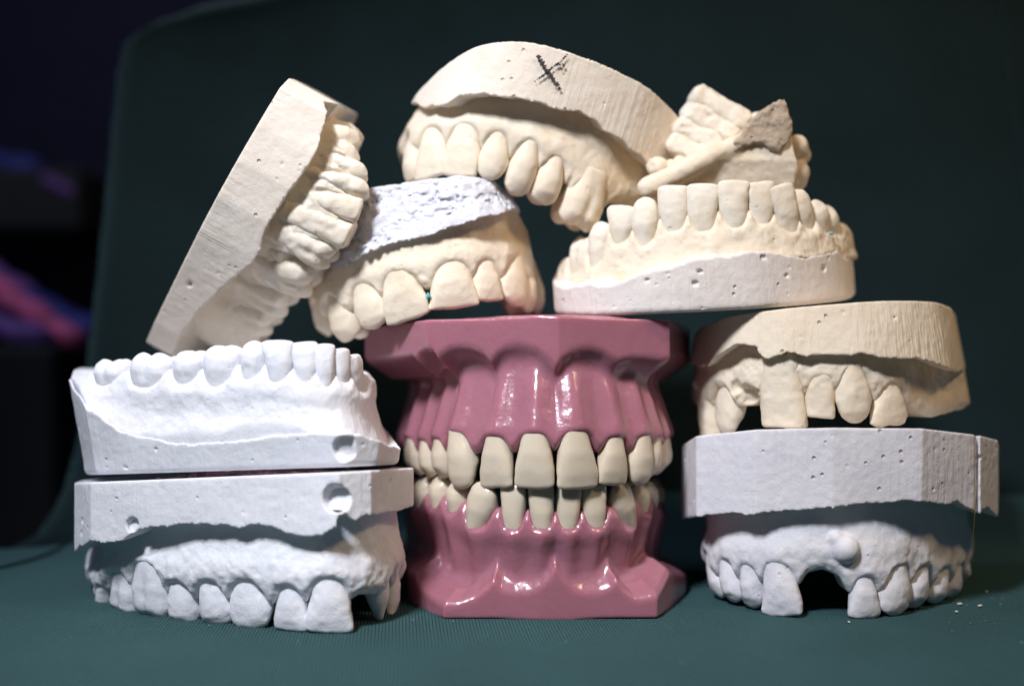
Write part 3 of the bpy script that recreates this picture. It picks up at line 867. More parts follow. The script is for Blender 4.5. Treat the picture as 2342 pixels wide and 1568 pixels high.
# ---- the top cast with the pencil cross
fr = Frame(W(1230, 330, 25), phi=17)
rt = cast_root(fr, 'cream upper cast marked with a pencilled cross, at the very top of the pile')
base_F, planF, coF, ezF = cast(
    fr,
    plan=[(940, 235, 31.5), (975, 215, 21.5), (1040, 190, 12.5), (1110, 180, 8.5), (1200, 180, 7.5), (1300, 210, 9.5), (1400, 260, 13.5), (1480, 330, 19.5), (1545, 380, 30.5), (1540, 380, 52.5), (1400, 280, 63.5), (1100, 200, 63.5), (950, 230, 51.5)],
    top=pts(C6, [(252, 552), (370, 395), (500, 240), (600, 200), (670, 183), (760, 150), (990, 105), (1100, 120), (1360, 185), (1530, 250), (1700, 340), (1830, 410), (1980, 500), (2080, 580), (2150, 650)]),
    edge=pts(C6, [(245, 562), (280, 552), (330, 600), (390, 572), (430, 582), (500, 560), (580, 510), (740, 485), (790, 502), (920, 515), (1050, 535), (1130, 552), (1220, 590), (1330, 615), (1430, 617), (1500, 650),
                  (1570, 690), (1620, 760), (1700, 800), (1760, 840), (1800, 890), (1870, 930), (1930, 1005)]),
    arch=[(925, 330, 49.5), (918, 330, 37.5), (935, 330, 26.5), (985, 345, 18.5), (1050, 350, 14.5), (1130, 360, 12.5), (1210, 385, 12.5), (1280, 420, 14.5), (1350, 460, 17.5), (1420, 480, 23.5), (1480, 470, 32.5), (1500, 470, 47.5)],
    teeth=[(*C6(240, 780), *C6(190, 1090), 44, 'premolar', dict(wmax=8)),
           (*C6(375, 750), *C6(345, 1090), 64, 'incisor', dict(out=.4)),
           (*C6(620, 735), *C6(570, 1078), 88, 'incisor', dict(out=.8)),
           (*C6(865, 785), *C6(775, 1100), 68, 'canine', dict(out=.5, wk=1.05)),
           (*C6(1090, 848), *C6(985, 1200), 72, 'premolar', dict(out=.6)),
           (*C6(1270, 975), *C6(1195, 1280), 72, 'premolar', dict(out=.6)),
           (*C6(1400, 1080), *C6(1390, 1090), 40, 'gap'),
           (*C6(1530, 1140), *C6(1420, 1440), 100, 'molar', dict(out=1.2)),
           (*C6(1680, 1250), *C6(1670, 1260), 50, 'gap'),
           (*C6(1850, 1290), *C6(1850, 1300), 60, 'gap')],
    mats=(M_pale_f, M_cream, M_cream), root=rt, seed=8, rag=.25, lip=.25, bulge=.4, emin=.25, vest=.8, pits=8, pit_r=(.25, .4), gum_rough=.12, tooth_rough=.05, plan_smooth=True)
rtF, frF = rt, fr

# ------------------------------------------------------------------ pink typodont
fu = Frame(W(1200, 850, 22))
TY = empty('dental_typodont', W(1260, 1412, 20))
tag(TY, 'glossy pink resin jaw model with closed ivory teeth, in the centre of the pile', 'dental model')


def under(o, parent):
    """parent o to a part, keeping where it stands"""
    o.parent = parent
    o.matrix_parent_inverse = parent.matrix_world.inverted()


def jaw(name, fr, **kw):
    """one jaw: a pink body whose teeth are its sub-parts"""
    holder = bpy.data.objects.new('jaw_holder', None); link(holder)
    m = Matrix.Identity(4)
    for i in range(3):
        for j in range(3):
            m[i][j] = float(fr.R[i][j])
    m.translation = Vector([float(v) * MM for v in fr.o])
    body, info, arch, _ = cast(fr, root=None, tooth_parent=holder, names=(name, None), **kw)
    kids = [c for c in COL.objects if c.parent == holder]
    loc = TY.matrix_world.inverted() @ m
    body.parent = TY; body.matrix_basis = loc
    for c in kids:
        c.parent = body
    bpy.data.objects.remove(holder)
    return body


jaw('upper_jaw', fu,
    plan=[(834, 780, 30), (975, 780, 6.5), (1276, 780, -1), (1532, 780, 6), (1578, 780, 32), (1570, 780, 52), (1400, 780, 60), (1050, 780, 60), (845, 780, 50)],
    top=pts(C2, [(20, 150), (150, 130), (300, 117), (600, 100), (900, 90), (1150, 105), (1410, 121), (1480, 140)]),
    edge=pts(C2, [(22, 300), (120, 290), (225, 275), (245, 290), (262, 262), (290, 245), (325, 250), (345, 285), (365, 268), (400, 248), (450, 238), (500, 242), (550, 262), (595, 300), (625, 262), (660, 240), (710, 231),
                  (760, 234), (810, 250), (850, 285), (888, 330), (920, 290), (960, 262), (1010, 246), (1060, 246), (1110, 260), (1150, 290), (1172, 302), (1200, 298), (1240, 290), (1300, 292), (1390, 302), (1425, 282), (1460, 280), (1500, 310)]),
    arch=[(905, 1050, 51.32), (904, 1050, 41.32), (924, 1050, 32.29), (955, 1050, 23.2), (990, 1050, 15.54), (1030, 1050, 8.76), (1085, 1050, 4.17), (1160, 1050, -0.27), (1271, 1050, -2.8), (1380, 1050, 0.1), (1445, 1050, 3.32), (1502, 1050, 8.57), (1526, 1050, 17.17), (1535, 1050, 30.24), (1535, 1050, 50.24)],
    teeth=[(*C2(225, 660), *C2(222, 815), 27, 'molar', dict(wmax=8.5)),
           (*C2(282, 668), *C2(284, 832), 30, 'premolar', dict(wmax=7.2)),
           (*C2(345, 660), *C2(346, 838), 40, 'premolar', dict(wmax=7.2)),
           (*C2(432, 630), *C2(455, 888), 72, 'canine', dict(wmax=8.3, out=.5)),
           (*C2(605, 648), *C2(615, 882), 78, 'incisor', dict(out=.2)),
           (*C2(788, 640), *C2(794, 884), 96, 'incisor', dict(out=.4)),
           (*C2(985, 630), *C2(992, 887), 98, 'incisor', dict(out=.4)),
           (*C2(1168, 652), *C2(1160, 870), 68, 'incisor', dict(out=.2)),
           (*C2(1300, 648), *C2(1278, 874), 56, 'canine', dict(wmax=7.0, out=.4)),
           (*C2(1358, 655), *C2(1346, 836), 30, 'premolar', dict(wmax=7.2)),
           (*C2(1390, 660), *C2(1382, 822), 24, 'premolar', dict(wmax=7.5)),
           (*C2(1402, 665), *C2(1402, 812), 20, 'molar', dict(wmax=9))],
    mats=(M_pink, M_pink, M_ivory), seed=20, rag=0.0, lip=-.7, lip_w=6, margin=1.0, bulge=.1, emin=1.25, vest=4.3, vest_t=(.12, .82), vest_lin=True, em_hold=True, fill_in=8.5, root_k=.16, pits=0, gum_rough=.04, tooth_rough=.03, blend=3.2, pap=.26, pexp=4, over=.96, tooth_out=.5, gum_in=9, h=.32, gum_top=4, g0=-.7)

fl = Frame(W(1200, 1250, 22), flip=True)
jaw('lower_jaw', fl,
    plan=[(900, 1380, 38), (932, 1380, 16), (1016, 1380, 0), (1503, 1380, 0), (1568, 1380, 22), (1576, 1380, 40), (1540, 1380, 58), (1300, 1380, 62), (1000, 1380, 60), (905, 1380, 52)],
    top=pts(C2, [(190, 1395), (290, 1437), (385, 1476), (600, 1477), (880, 1477), (1345, 1475), (1440, 1405), (1520, 1350)]),
    edge=pts(C2, [(150, 1200), (200, 1230), (250, 1262), (262, 1310), (300, 1355), (360, 1390), (440, 1400), (520, 1370), (580, 1325), (605, 1290), (640, 1335), (700, 1350), (760, 1350), (820, 1330), (860, 1290), (888, 1235),
                  (915, 1290), (960, 1335), (1020, 1352), (1090, 1345), (1140, 1320), (1170, 1290), (1200, 1340), (1260, 1380), (1320, 1370), (1370, 1330), (1408, 1252), (1440, 1262), (1500, 1270)]),
    arch=[(920, 1180, 50.26), (918, 1180, 40.27), (940, 1180, 31.26), (970, 1180, 22.22), (1010, 1180, 14.15), (1060, 1180, 7.01), (1120, 1180, 2.77), (1200, 1180, 0.23), (1290, 1180, -0.19), (1380, 1180, 2.08), (1440, 1180, 6.85), (1480, 1180, 15.01), (1505, 1180, 25.08), (1515, 1180, 36.1), (1512, 1180, 50.1)],
    teeth=[(*C2(260, 965), *C2(255, 830), 30, 'molar', dict(wmax=8)),
           (*C2(335, 968), *C2(328, 822), 38, 'premolar', dict(wmax=7)),
           (*C2(415, 985), *C2(415, 845), 46, 'premolar', dict(wmax=7)),
           (*C2(510, 1055), *C2(560, 850), 66, 'canine', dict(wmax=7.2, out=.4)),
           (*C2(690, 1066), *C2(694, 858), 58, 'lower_incisor', dict(thick=.9)),
           (*C2(826, 1063), *C2(825, 862), 61, 'lower_incisor', dict(thick=.9)),
           (*C2(950, 1063), *C2(952, 862), 58, 'lower_incisor', dict(thick=.9)),
           (*C2(1082, 1056), *C2(1068, 858), 56, 'lower_incisor', dict(thick=.9)),
           (*C2(1240, 1050), *C2(1185, 845), 58, 'canine', dict(wmax=6.4, out=.4)),
           (*C2(1300, 985), *C2(1300, 850), 32, 'premolar', dict(wmax=7)),
           (*C2(1345, 965), *C2(1342, 845), 26, 'premolar', dict(wmax=7)),
           (*C2(1380, 955), *C2(1378, 835), 24, 'molar', dict(wmax=9))],
    mats=(M_pink, M_pink, M_ivory), seed=21, rag=0.0, lip=-.5, lip_w=4, margin=1.0, bulge=.5, emin=.8, vest=1.3, vest_t=(.1, .8), em_hold=True, fill_in=8.5, root_k=.16, pits=0, gum_rough=.04, tooth_rough=.03, blend=3.0, pap=.34, pexp=5, over=1.0, tooth_out=.5, gum_in=9, h=.32, gum_top=4, g0=-.7)

# ------------------------------------------------------------------ broken fragment at the upper right
def I_frag():
    fr = Frame(W(1670, 340, 22))
    rt = cast_root(fr, 'broken cream cast fragment with a rough brown edge, perched behind the upturned tooth row')
    P = lambda x, y, d: fr.loc(W(*C7(x, y), d))

    def cap(g, a, b, r0, r1=None):
        r1 = r0 if r1 is None else r1
        d = b - a
        t = np.clip(((g.X - a[0]) * d[0] + (g.Y - a[1]) * d[1] + (g.Z - a[2]) * d[2]) / (d @ d), 0, 1)
        return np.sqrt((g.X - a[0] - t * d[0]) ** 2 + (g.Y - a[1] - t * d[1]) ** 2 + (g.Z - a[2] - t * d[2]) ** 2) - (r0 + (r1 - r0) * t)

    def hull(g, poly, y0, y1, tilt=0.0):
        q = np.array([P(*p, y0)[[0, 2]] for p in poly])
        xx, zz = np.meshgrid(g.ax[0], g.ax[2], indexing='ij')
        d, _ = poly_sdf(q, xx, zz)
        return smax(d[:, None, :].astype(np.float32) * np.ones_like(g.Y), np.maximum(y0 + tilt * 0 - g.Y - fr.o[1] * 0 - 0, -1e9) if False else np.maximum((y0 - fr.o[1]) - g.Y, g.Y - (y1 - fr.o[1])), .8)
    lo = P(640, 720, 8); hi = P(1740, 40, 46)
    g = Grid((lo[0] - 2, 8 - fr.o[1] - 4, lo[2] - 2), (hi[0] + 3, 30, hi[2] + 3), .32)
    body = hull(g, [(700, 660), (760, 600), (930, 520), (1200, 392), (1390, 210), (1470, 150), (1558, 112), (1600, 270), (1620, 430), (1655, 520), (1640, 620), (1600, 690), (1400, 720), (900, 720)], 15, 34)
    # the near face falls back towards the bottom, like a trimmed wall seen from below
    body = smax(body, (15.5 - fr.o[1]) - g.Y + .35 * np.maximum(P(1200, 480, 15)[2] - g.Z, 0), .5)
    wall_noise = .5 * g.noise(3.4, 31) + .25 * g.noise(1.4, 32)
    body = body + .25 * wall_noise
    rim = cap(g, P(715, 655, 15), P(1240, 395, 16.5), 2.4, 1.7)
    rim2 = cap(g, P(940, 540, 15), P(1230, 398, 16), 2.3, 1.6)
    f = smin(body, smin(rim, rim2, 1.0), 1.6)
    # right hand lobes seen from the side
    for (x, y, d, r) in ((1630, 400, 24, 2.6), (1655, 455, 26, 2.3), (1640, 560, 24, 2.6), (1630, 620, 25, 2.2)):
        c = P(x, y, d)
        f = smin(f, np.sqrt((g.X - c[0]) ** 2 + (g.Y - c[1]) ** 2 + (g.Z - c[2]) ** 2) - r, 1.2)
    f = f + .10 * g.noise(.9, 33)
    p, q = g.mesh(f)
    mesh_np('base', p, q, M_cream, rt)
    # rough broken slab over the upper corner
    slab = hull(g, [(1205, 415), (1255, 360), (1390, 200), (1470, 143), (1562, 100), (1590, 190), (1612, 300), (1585, 345), (1560, 395), (1525, 425), (1480, 410), (1440, 385), (1395, 372), (1330, 392), (1260, 424)], 14.2, 30)
    slab = slab + .2 * g.noise(2.2, 34) + .2 * g.noise(1.0, 35) + .14 * g.noise(.6, 36) - .1
    p, q = g.mesh(slab)
    mesh_np('broken_edge', p, q, M_broken, rt)
    # the block of molars seen from the tongue side
    f = None
    cols = [((1035, 110), (1270, 250), 3.4), ((985, 200), (1200, 330), 3.6), ((920, 300), (1130, 400), 3.6), ((880, 400), (1030, 470), 3.4)]
    for i, (a, b, r) in enumerate(cols):
        A, B = P(*a, 26), P(*b, 24)
        d = B - A
        gg = Grid(np.minimum(A, B) - 7, np.maximum(A, B) + 7, .3)
        t = np.clip(((gg.X - A[0]) * d[0] + (gg.Y - A[1]) * d[1] + (gg.Z - A[2]) * d[2]) / (d @ d), 0, 1)
        ex = gg.X - A[0] - t * d[0]; ey = gg.Y - A[1] - t * d[1]; ezz = gg.Z - A[2] - t * d[2]
        u = d / np.linalg.norm(d)
        side = np.array([-u[2], 0, u[0]])
        sd = ex * side[0] + ezz * side[2]
        al = ex * u[0] + ezz * u[2]
        w = 2.65 if i else 2.8
        k = (np.abs(sd / w) ** 2.8 + np.abs(ey / 4.2) ** 2.8 + np.abs(al / 2.4) ** 2.8) ** (1 / 2.8) - 1
        ff = k * 2.4 + .34 * gg.noise(2.6, 40 + i) + .12 * gg.noise(.9, 50 + i)
        p, q = gg.mesh(ff)
        mesh_np('tooth', p, q, M_pale, rt)
    for i, (x, y, r) in enumerate(((772, 520, 2.0), (855, 525, 1.5), (905, 500, 1.4))):
        c = P(x, y, 20)
        gg = Grid(c - 3.2, c + 3.2, .28)
        ff = np.sqrt(((gg.X - c[0]) / 1.25) ** 2 + (gg.Y - c[1]) ** 2 + (gg.Z - c[2]) ** 2) - r + .3 * gg.noise(1.6, 60 + i)
        p, q = gg.mesh(ff)
        mesh_np('tooth', p, q, M_cream, rt)
    # gum between the molars and the rim
    gg = Grid(P(760, 720, 15) - 1, P(1560, 120, 40) + 1, .35)
    ff = cap(gg, P(980, 545, 25), P(1390, 280, 24), 3.8, 3.4)
    ff = ff + .25 * gg.noise(3, 71) + .1 * gg.noise(1, 72)
    p, q = gg.mesh(ff)
    mesh_np('gum', p, q, M_pale, rt)


I_frag()


# ------------------------------------------------------------------ marks and residue on the casts
def ribbon(name, fr, plan, path, width, mat, parent, jag=0.0, lift=.12, seed=0):
    """a thin stroke lying on a cut wall (path in reference pixels)"""
    r = np.random.RandomState(seed)
    V, Q = [], []
    P = np.array(path, float)
    seg = np.r_[0, np.cumsum(np.hypot(*np.diff(P, axis=0).T))]
    n = max(int(seg[-1] / 2.2), 3)
    for i in range(n + 1):
        u = seg[-1] * i / n
        px, py = np.interp(u, seg, P[:, 0]), np.interp(u, seg, P[:, 1])
        a = np.array([np.interp(min(u + 1, seg[-1]), seg, P[:, k]) - np.interp(max(u - 1, 0), seg, P[:, k]) for k in (0, 1)])
        a /= np.linalg.norm(a) + 1e-9
        nrm = np.array([-a[1], a[0]])
        w = width * (1 + jag * r.uniform(-1, 1)) * .5
        sh = jag * r.uniform(-1, 1) * width * .25
        for sgn in (-1, 1):
            q = fr.hit(plan, px + nrm[0] * (sh + sgn * w), py + nrm[1] * (sh + sgn * w), off=-lift)
            V.append(q)
        if i and not (jag > .3 and r.rand() < .22):
            k = len(V)
            Q.append((k - 4, k - 3, k - 1, k - 2))
    return mesh_np(name, np.array(V), np.array(Q), mat, parent, smooth=False)


S6 = lambda *p: pts(C6, p)
LIFT = .55
ribbon('pencil_mark', frF, planF, S6((1140, 210), (1165, 260), (1205, 330), (1245, 380), (1280, 430), (1298, 462)), 8.5, M_pencil, rtF, jag=.7, lift=LIFT, seed=1)
ribbon('pencil_mark', frF, planF, S6((1132, 222), (1172, 285), (1215, 350)), 5.2, M_pencil, rtF, jag=.6, lift=LIFT, seed=2)
ribbon('pencil_mark', frF, planF, S6((1118, 405), (1170, 368), (1210, 340), (1255, 295), (1300, 270), (1350, 212)), 4.6, M_pencil, rtF, jag=.4, lift=LIFT, seed=3)
ribbon('pencil_mark', frF, planF, S6((1225, 320), (1262, 292), (1318, 282), (1335, 285), (1300, 325)), 3.6, M_pencil, rtF, jag=.4, lift=LIFT, seed=4)


def blob(name, w, r, mat, parent, fr, seed, sx=1.0):
    c = fr.loc(w)
    g = Grid(c - r * 2 - .6, c + r * 2 + .6, max(r / 5, .08))
    f = np.sqrt(((g.X - c[0]) / sx) ** 2 + (g.Y - c[1]) ** 2 + (g.Z - c[2]) ** 2) - r + .5 * r * g.noise(r * .8, seed)
    p, q = g.mesh(f)
    return mesh_np(name, p, q, mat, parent)


blob('impression_residue', W(*C5(1020, 1072), 8.3), .55, M_teal, rtH, frH, 81)
blob('impression_residue', W(*C7(1848, 935), 14.8), .32, M_teal, rtE, frE, 82, 1.8)

# the straw fibre caught on the lilac cast
def tube(name, path, r, mat, parent, fr):
    P = np.array([fr.loc(p) for p in path]); V, Q = [], []
    for i, p in enumerate(P):
        for k in range(6):
            a = k * math.pi / 3
            V.append(p + r * np.array([math.cos(a), math.sin(a), 0]))
        if i:
            b = 6 * i
            for k in range(6):
                Q.append((b - 6 + k, b - 6 + (k + 1) % 6, b + (k + 1) % 6, b + k))
    return mesh_np(name, np.array(V), np.array(Q), mat, parent)


tube('fibre', [W(*C3(1400, 745), 4.5), W(*C3(1396, 850), 4.6), W(*C3(1392, 930), 4.4), W(*C3(1385, 1010), 5), W(*C3(1378, 1100), 8), W(*C3(1374, 1215), 10)], .08, M_fibre, rtC, frC)
tube('fibre', [W(*C3(1398, 750), 4.5), W(*C3(1430, 735), 6.5), W(*C3(1465, 725), 10.5)], .09, M_fibre, rtC, frC)

# the fuzzy maroon layer between the two white casts
fr = Frame(W(530, 1080, 15))
pl = np.array([fr.L(px, 1085, y + 1.2)[:2] for px, y in ((205, 6), (520, -6), (780, -13), (905, 5), (860, 26), (700, 38), (300, 50), (215, 40))])
g = Grid(np.r_[pl.min(0) - 2, -4], np.r_[pl.max(0) + 2, 6], .3)
d2, _ = poly_sdf(pl, g.x2, g.y2)
zt = [fr.hit(pl, *C1(x, y))[2] for x, y in ((260, 742), (900, 694), (1600, 684))]
xs = [fr.hit(pl, *C1(x, y))[0] for x, y in ((260, 742), (900, 694), (1600, 684))]
zc = np.interp(g.x2, xs, zt) - .10 * (g.y2 - fr.L(500, 1085, -6)[1])
f = np.maximum(d2[:, :, None] + .7 * g.noise(1.6, 201) + .5 * g.noise(.6, 202), np.abs(g.Z - zc[:, :, None] - .3) - .55 + .2 * g.noise(2.5, 203))
p, q = g.mesh(f)
o = mesh_np('felt_layer', p, q, M_felt)
o.location = Vector([float(v) * MM for v in fr.o])
tag(o, 'thin fuzzy maroon layer squeezed between the two white casts of the left stack', 'felt')

# ------------------------------------------------------------------ crumbs on the cloth
for i, (x, y, s, lab) in enumerate(((1318, 1412, .62, 'longish pale plaster crumb on the cloth nearest the lilac cast'), (1408, 1420, .55, 'pale plaster crumb on the cloth right of the longish one'),
                                    (1438, 1356, .5, 'tan plaster crumb farther back on the cloth at right'), (825, 1492, .5, 'tiny pale crumb on the cloth in front of the front gap'),
                                    (1302, 1445, .4, 'smallest grey crumb on the cloth below the longish pale one'))):
    px, py = C3(x, y)
    dep = D0 * (H0 / ((py - CY) * S0) - 1)
    w = W(px, py, dep)
    e = Frame(w)
    g = Grid((-2, -2, -1), (2, 2, 2), .1)
    f = np.sqrt((g.X / 1.6) ** 2 + (g.Y / .8) ** 2 + ((g.Z - .25 * s) / .7) ** 2) - .62 * s + .25 * s * g.noise(.6, 90 + i)
    p, q = g.mesh(f)
    a = .6 * i
    p = p @ np.array([[math.cos(a), math.sin(a), 0], [-math.sin(a), math.cos(a), 0], [0, 0, 1]])
    o = mesh_np('plaster_crumb', p, q, M_crumb)
    o.location = Vector([float(v) * MM for v in w])
    tag(o, lab, 'crumb', 'plaster crumbs on the cloth')

# plaster dust strewn over the cloth at the right and between the casts
V, Q = [], []
rd = np.random.RandomState(77)
for i in range(90):
    if i < 45:
        px = rd.normal(2255, 85); py = rd.normal(1400, 38)
    else:
        px = rd.uniform(120, 2300); py = rd.uniform(1400, 1545)
    if py < 1330:
        continue
    w = W(px, py, D0 * (H0 / ((py - CY) * S0) - 1))
    r_ = .06 + .16 * rd.rand() ** 3
    k = len(V)
    for dx, dy, dz in ((-1, -.7, 0), (1, -.8, 0), (.8, .9, 0), (-.9, .8, 0), (.1, 0, .9)):
        V.append(w + r_ * np.array([dx * rd.uniform(.6, 1.5), dy, dz]) + np.array([0, 0, .02]))
    Q += [(k, k + 1, k + 4, k + 4), (k + 1, k + 2, k + 4, k + 4), (k + 2, k + 3, k + 4, k + 4), (k + 3, k, k + 4, k + 4), (k, k + 3, k + 2, k + 1)]
tris = []
for q in Q:
    tris += [q[:3]] if q[2] == q[3] else [(q[0], q[1], q[2]), (q[0], q[2], q[3])]
tag(mesh_np('plaster_dust', np.array(V), np.array(tris), M_dust, smooth=False), kind='stuff')

# ------------------------------------------------------------------ setting: cloth seat, backdrop, dark room corner
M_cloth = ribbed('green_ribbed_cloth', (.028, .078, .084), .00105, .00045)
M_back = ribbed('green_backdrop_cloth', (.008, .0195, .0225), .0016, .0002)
M_seam = plain('dark_seam', (.012, .03, .032), .9)
M_dark = plain('dark_wall', (.010, .011, .026), .9)
M_box = plain('dark_box', (.012, .015, .016), .8)
M_magenta = plain('magenta_cloth', (.45, .09, .2), .8)
M_blue = plain('blue_cloth', (.025, .03, .15), .8)
M_violet = plain('violet_cloth', (.11, .055, .2), .8)


def sheet(name, fn, nu, nv, mat, thick, kind=None):
    """a curved sheet with real thickness; fn(u, v) gives mm"""
    V = np.array([fn(u, v) for u in np.linspace(0, 1, nu) for v in np.linspace(0, 1, nv)])
    q = np.array([(i * nv + j, (i + 1) * nv + j, (i + 1) * nv + j + 1, i * nv + j + 1) for i in range(nu - 1) for j in range(nv - 1)])
    o = mesh_np(name, V, q, mat)
    md = o.modifiers.new('thickness', 'SOLIDIFY'); md.thickness = thick * MM; md.offset = -1
    if kind:
        tag(o, kind=kind)
    return o


def seat(u, v):
    x = -330 + 700 * u
    y = -190 + 287 * v
    z = 0.0
    if y > 74:                                     # the cushion's back edge rolls down
        t = (y - 74) / 12
        z = -7 * t * t
    m = float(smst((x + 150) / 50))                # but sweeps up into the backrest over its width
    if y > 70:
        z = z * (1 - m) + m * 13 * ((y - 70) / 27) ** 2
    z += .25 * math.sin(x * .05 + 1) * math.sin(y * .04)
    return (x, y, z - .25)


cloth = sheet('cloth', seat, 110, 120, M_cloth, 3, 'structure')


def back(u, v):
    # u across, v up; left edge follows the panel's rounded side
    z = -12 + 196 * v
    y = 96 + 30 * v - 10 * (1 - v) ** 8
    lp = np.interp(z, [-12, -4.6, 1.2, 7.7, 14, 27, 66, 105, 138, 147, 151, 155, 158, 170, 184], [-30, 0, 100, 140, 165, 195, 232, 262, 285, 300, 335, 430, 540, 900, 1250])
    k = S0 * (D0 + y) / D0
    xl = (lp - CX) * k
    xr = 215 - .12 * z
    x = xl + (xr - xl) * u
    if v > .72 and False:
        pass
    y += 10 * abs(2 * u - 1) ** 6 * -.6
    return (x, y, z)


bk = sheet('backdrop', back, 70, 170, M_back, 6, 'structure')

# seams of the upholstery
def seam(name, pw, r, mat):
    P = np.array(pw); V, Q = [], []
    for i, p in enumerate(P):
        for k in range(8):
            a = k * math.pi / 4
            V.append(p + r * np.array([math.cos(a) * .6, math.sin(a) * .5, math.cos(a + .8)]))
        if i:
            b = 8 * i
            for k in range(8):
                Q.append((b - 8 + k, b - 8 + (k + 1) % 8, b + (k + 1) % 8, b + k))
    return mesh_np(name, np.array(V), np.array(Q), mat)


seam_pts = [W(px, py, D0 * (H0 / ((py - CY) * S0) - 1)) + np.array([0, 0, .1]) for px, py in ((-80, 1318), (0, 1300), (70, 1282), (120, 1263), (170, 1240), (230, 1222), (330, 1210), (460, 1205))]
tag(seam('cloth_seam', catmull(seam_pts, False, 6), .7, M_seam), kind='structure')
seam_r = [np.array([x, np.interp(z, [-12, 184], [96, 126]) - 1.2, z]) for z, x in ((0, 176), (30, 172), (55, 166), (75, 160), (100, 156), (130, 154), (165, 152))]
tag(seam('backdrop_seam', catmull(seam_r, False, 6), .9, M_seam), kind='structure')


def rear(u, v):
    return (-420 + 1000 * u, 420 + 0 * v, -160 + 560 * v)


wl = sheet('wall', rear, 4, 4, M_dark, 5, 'structure')


def lower_floor(u, v):
    return (-500 + 1100 * u, -100 + 540 * v, -160)


fl2 = sheet('floor', lower_floor, 4, 4, M_dark, 5, 'structure')

# dark box with folded cloths behind at the left
def boxmesh(name, c, s, mat, parent=None, bev=2.0):
    g = Grid(np.array(c) - np.array(s) / 2 - 4, np.array(c) + np.array(s) / 2 + 4, max(s) / 70)
    f = np.sqrt(np.maximum(np.abs(g.X - c[0]) - s[0] / 2 + bev, 0) ** 2 + np.maximum(np.abs(g.Y - c[1]) - s[1] / 2 + bev, 0) ** 2 + np.maximum(np.abs(g.Z - c[2]) - s[2] / 2 + bev, 0) ** 2) - bev
    f = np.maximum(f, -np.maximum(np.maximum(np.abs(g.X - c[0]) - s[0] / 2 + 5, np.abs(g.Y - c[1]) - s[1] / 2 + 5), c[2] - s[2] / 2 + 5 - g.Z)) if parent is None else f
    p, q = g.mesh(f)
    return mesh_np(name, p, q, mat, parent)


BY = 230.0
bx = W(60, 900, BY)
ctr = W(40, 790, BY + 50)
b = boxmesh('storage_box', (ctr[0] - 20, BY + 50, ctr[2] - 60), (120, 110, 120), M_box)
tag(b, 'dark grey box full of coloured cloths, blurred behind the backdrop at left', 'box')
topz = ctr[2]


def cloth_roll(name, a, bb, r, mat, lab):
    a, bb = np.array(a), np.array(bb)
    g = Grid(np.minimum(a, bb) - r * 1.6, np.maximum(a, bb) + r * 1.6, r / 7)
    d = bb - a
    t = np.clip(((g.X - a[0]) * d[0] + (g.Y - a[1]) * d[1] + (g.Z - a[2]) * d[2]) / (d @ d), 0, 1)
    f = np.sqrt((g.X - a[0] - t * d[0]) ** 2 + ((g.Y - a[1] - t * d[1]) * .7) ** 2 + (g.Z - a[2] - t * d[2]) ** 2) - r + .25 * r * g.noise(r * 1.4, 5)
    p, q = g.mesh(f)
    o = mesh_np(name, p, q, mat)
    return tag(o, lab, 'cloth', 'folded cloths in the box')


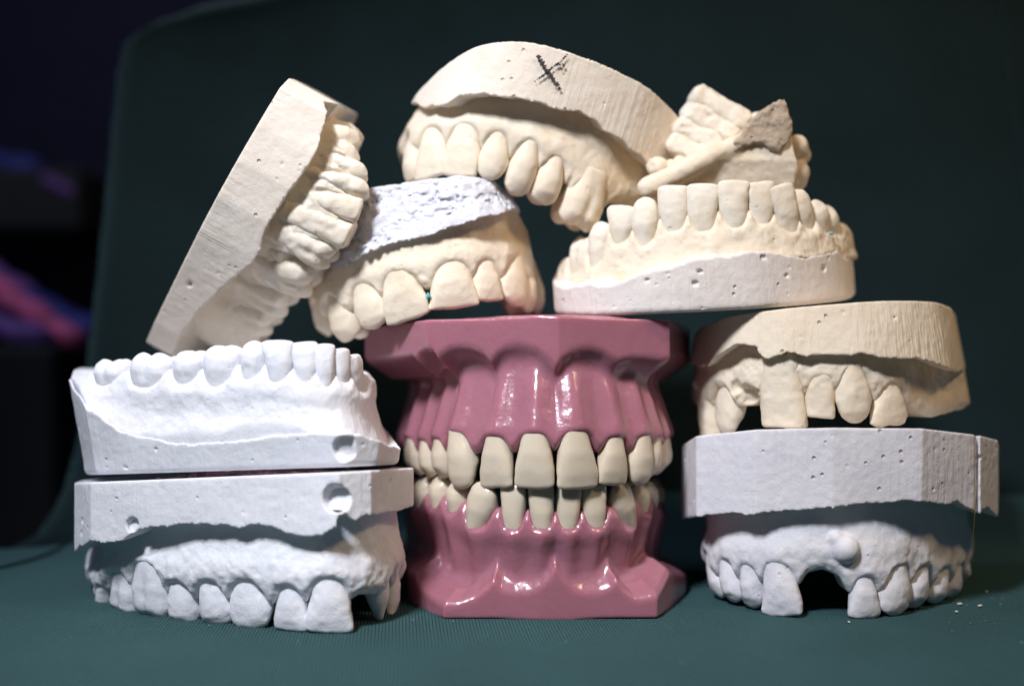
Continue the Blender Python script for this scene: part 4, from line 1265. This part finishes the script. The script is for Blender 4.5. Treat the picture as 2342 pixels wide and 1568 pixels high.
cloth_roll('folded_cloth', W(-40, 640, BY + 30), W(165, 778, BY + 16), 5.5, M_magenta, 'magenta pink folded cloth sloping across the dark box')
cloth_roll('folded_cloth', W(70, 700, BY + 48), W(215, 775, BY + 34), 9, M_blue, 'deep blue folded cloth lying behind the magenta one in the box')
cloth_roll('folded_cloth', W(-30, 735, BY + 12), W(90, 778, BY + 4), 6, M_violet, 'violet folded cloth in front of the magenta one in the box')
cloth_roll('folded_cloth', W(-60, 605, BY + 60), W(60, 690, BY + 50), 7, M_violet, 'purple cloth roll rising behind the magenta one, farthest left')
bg = boxmesh('storage_box', tuple(W(40, 470, BY + 150)), (90, 50, 34), M_box, bev=4)
tag(bg, 'black bin faintly seen high in the dark corner at upper left', 'box')
cloth_roll('folded_cloth', W(120, 415, BY + 130), W(165, 440, BY + 130), 5, M_violet, 'small dim violet cloth over the black bin at upper left')
cloth_roll('folded_cloth', W(-20, 375, BY + 140), W(70, 400, BY + 140), 8, M_blue, 'dim blue cloth hanging over the black bin at far left')

# ------------------------------------------------------------------ light, camera, world
def area(name, loc, target, size, power, col, size_y=None, spread=180):
    l = bpy.data.lights.new(name, 'AREA')
    l.energy = power; l.color = col; l.size = size * MM; l.spread = math.radians(spread)
    if size_y:
        l.shape = 'RECTANGLE'; l.size_y = size_y * MM
    o = bpy.data.objects.new(name, l)
    o.location = Vector([v * MM for v in loc])
    d = Vector([(t - v) * MM for t, v in zip(target, loc)])
    o.rotation_euler = d.to_track_quat('-Z', 'Y').to_euler()
    return link(o)


area('key_lamp', (-122, -245, 335), (-4, 0, 48), 55, .295, (.89, .915, 1.0), 68, spread=62)
area('room_lamp', (-330, 120, 420), (-120, 270, 50), 120, .32, (.72, .75, 1.0), spread=120)
area('warm_lamp', (230, -150, 330), (30, 20, 55), 60, .44, (1.0, .70, .40))

wd = bpy.data.worlds.new('World'); SC.world = wd; wd.use_nodes = True
wd.node_tree.nodes['Background'].inputs[0].default_value = (.4, .5, .75, 1)
wd.node_tree.nodes['Background'].inputs[1].default_value = .065

cam = bpy.data.cameras.new('camera')
cam.sensor_width = 36; cam.sensor_fit = 'HORIZONTAL'
cam.lens = 36 * D0 / (2342 * S0)
cam.clip_start = .01; cam.clip_end = 20
cam.dof.use_dof = True; cam.dof.focus_distance = (D0 + 1) * MM; cam.dof.aperture_fstop = 5.8
co_ = bpy.data.objects.new('camera', cam)
co_.location = Vector([float(v) * MM for v in CAM]); co_.rotation_euler = (math.pi / 2, 0, 0)
link(co_)
SC.camera = co_
SC.view_settings.view_transform = 'Standard'
SC.view_settings.look = 'None'
SC.view_settings.exposure = 0; SC.view_settings.gamma = 1
SC.view_settings.use_curve_mapping = False
SC.cycles.use_denoising = True
print('script', round(time.time() - T0, 1), 's', sum(len(o.data.polygons) for o in COL.objects if o.type == 'MESH'), 'faces')
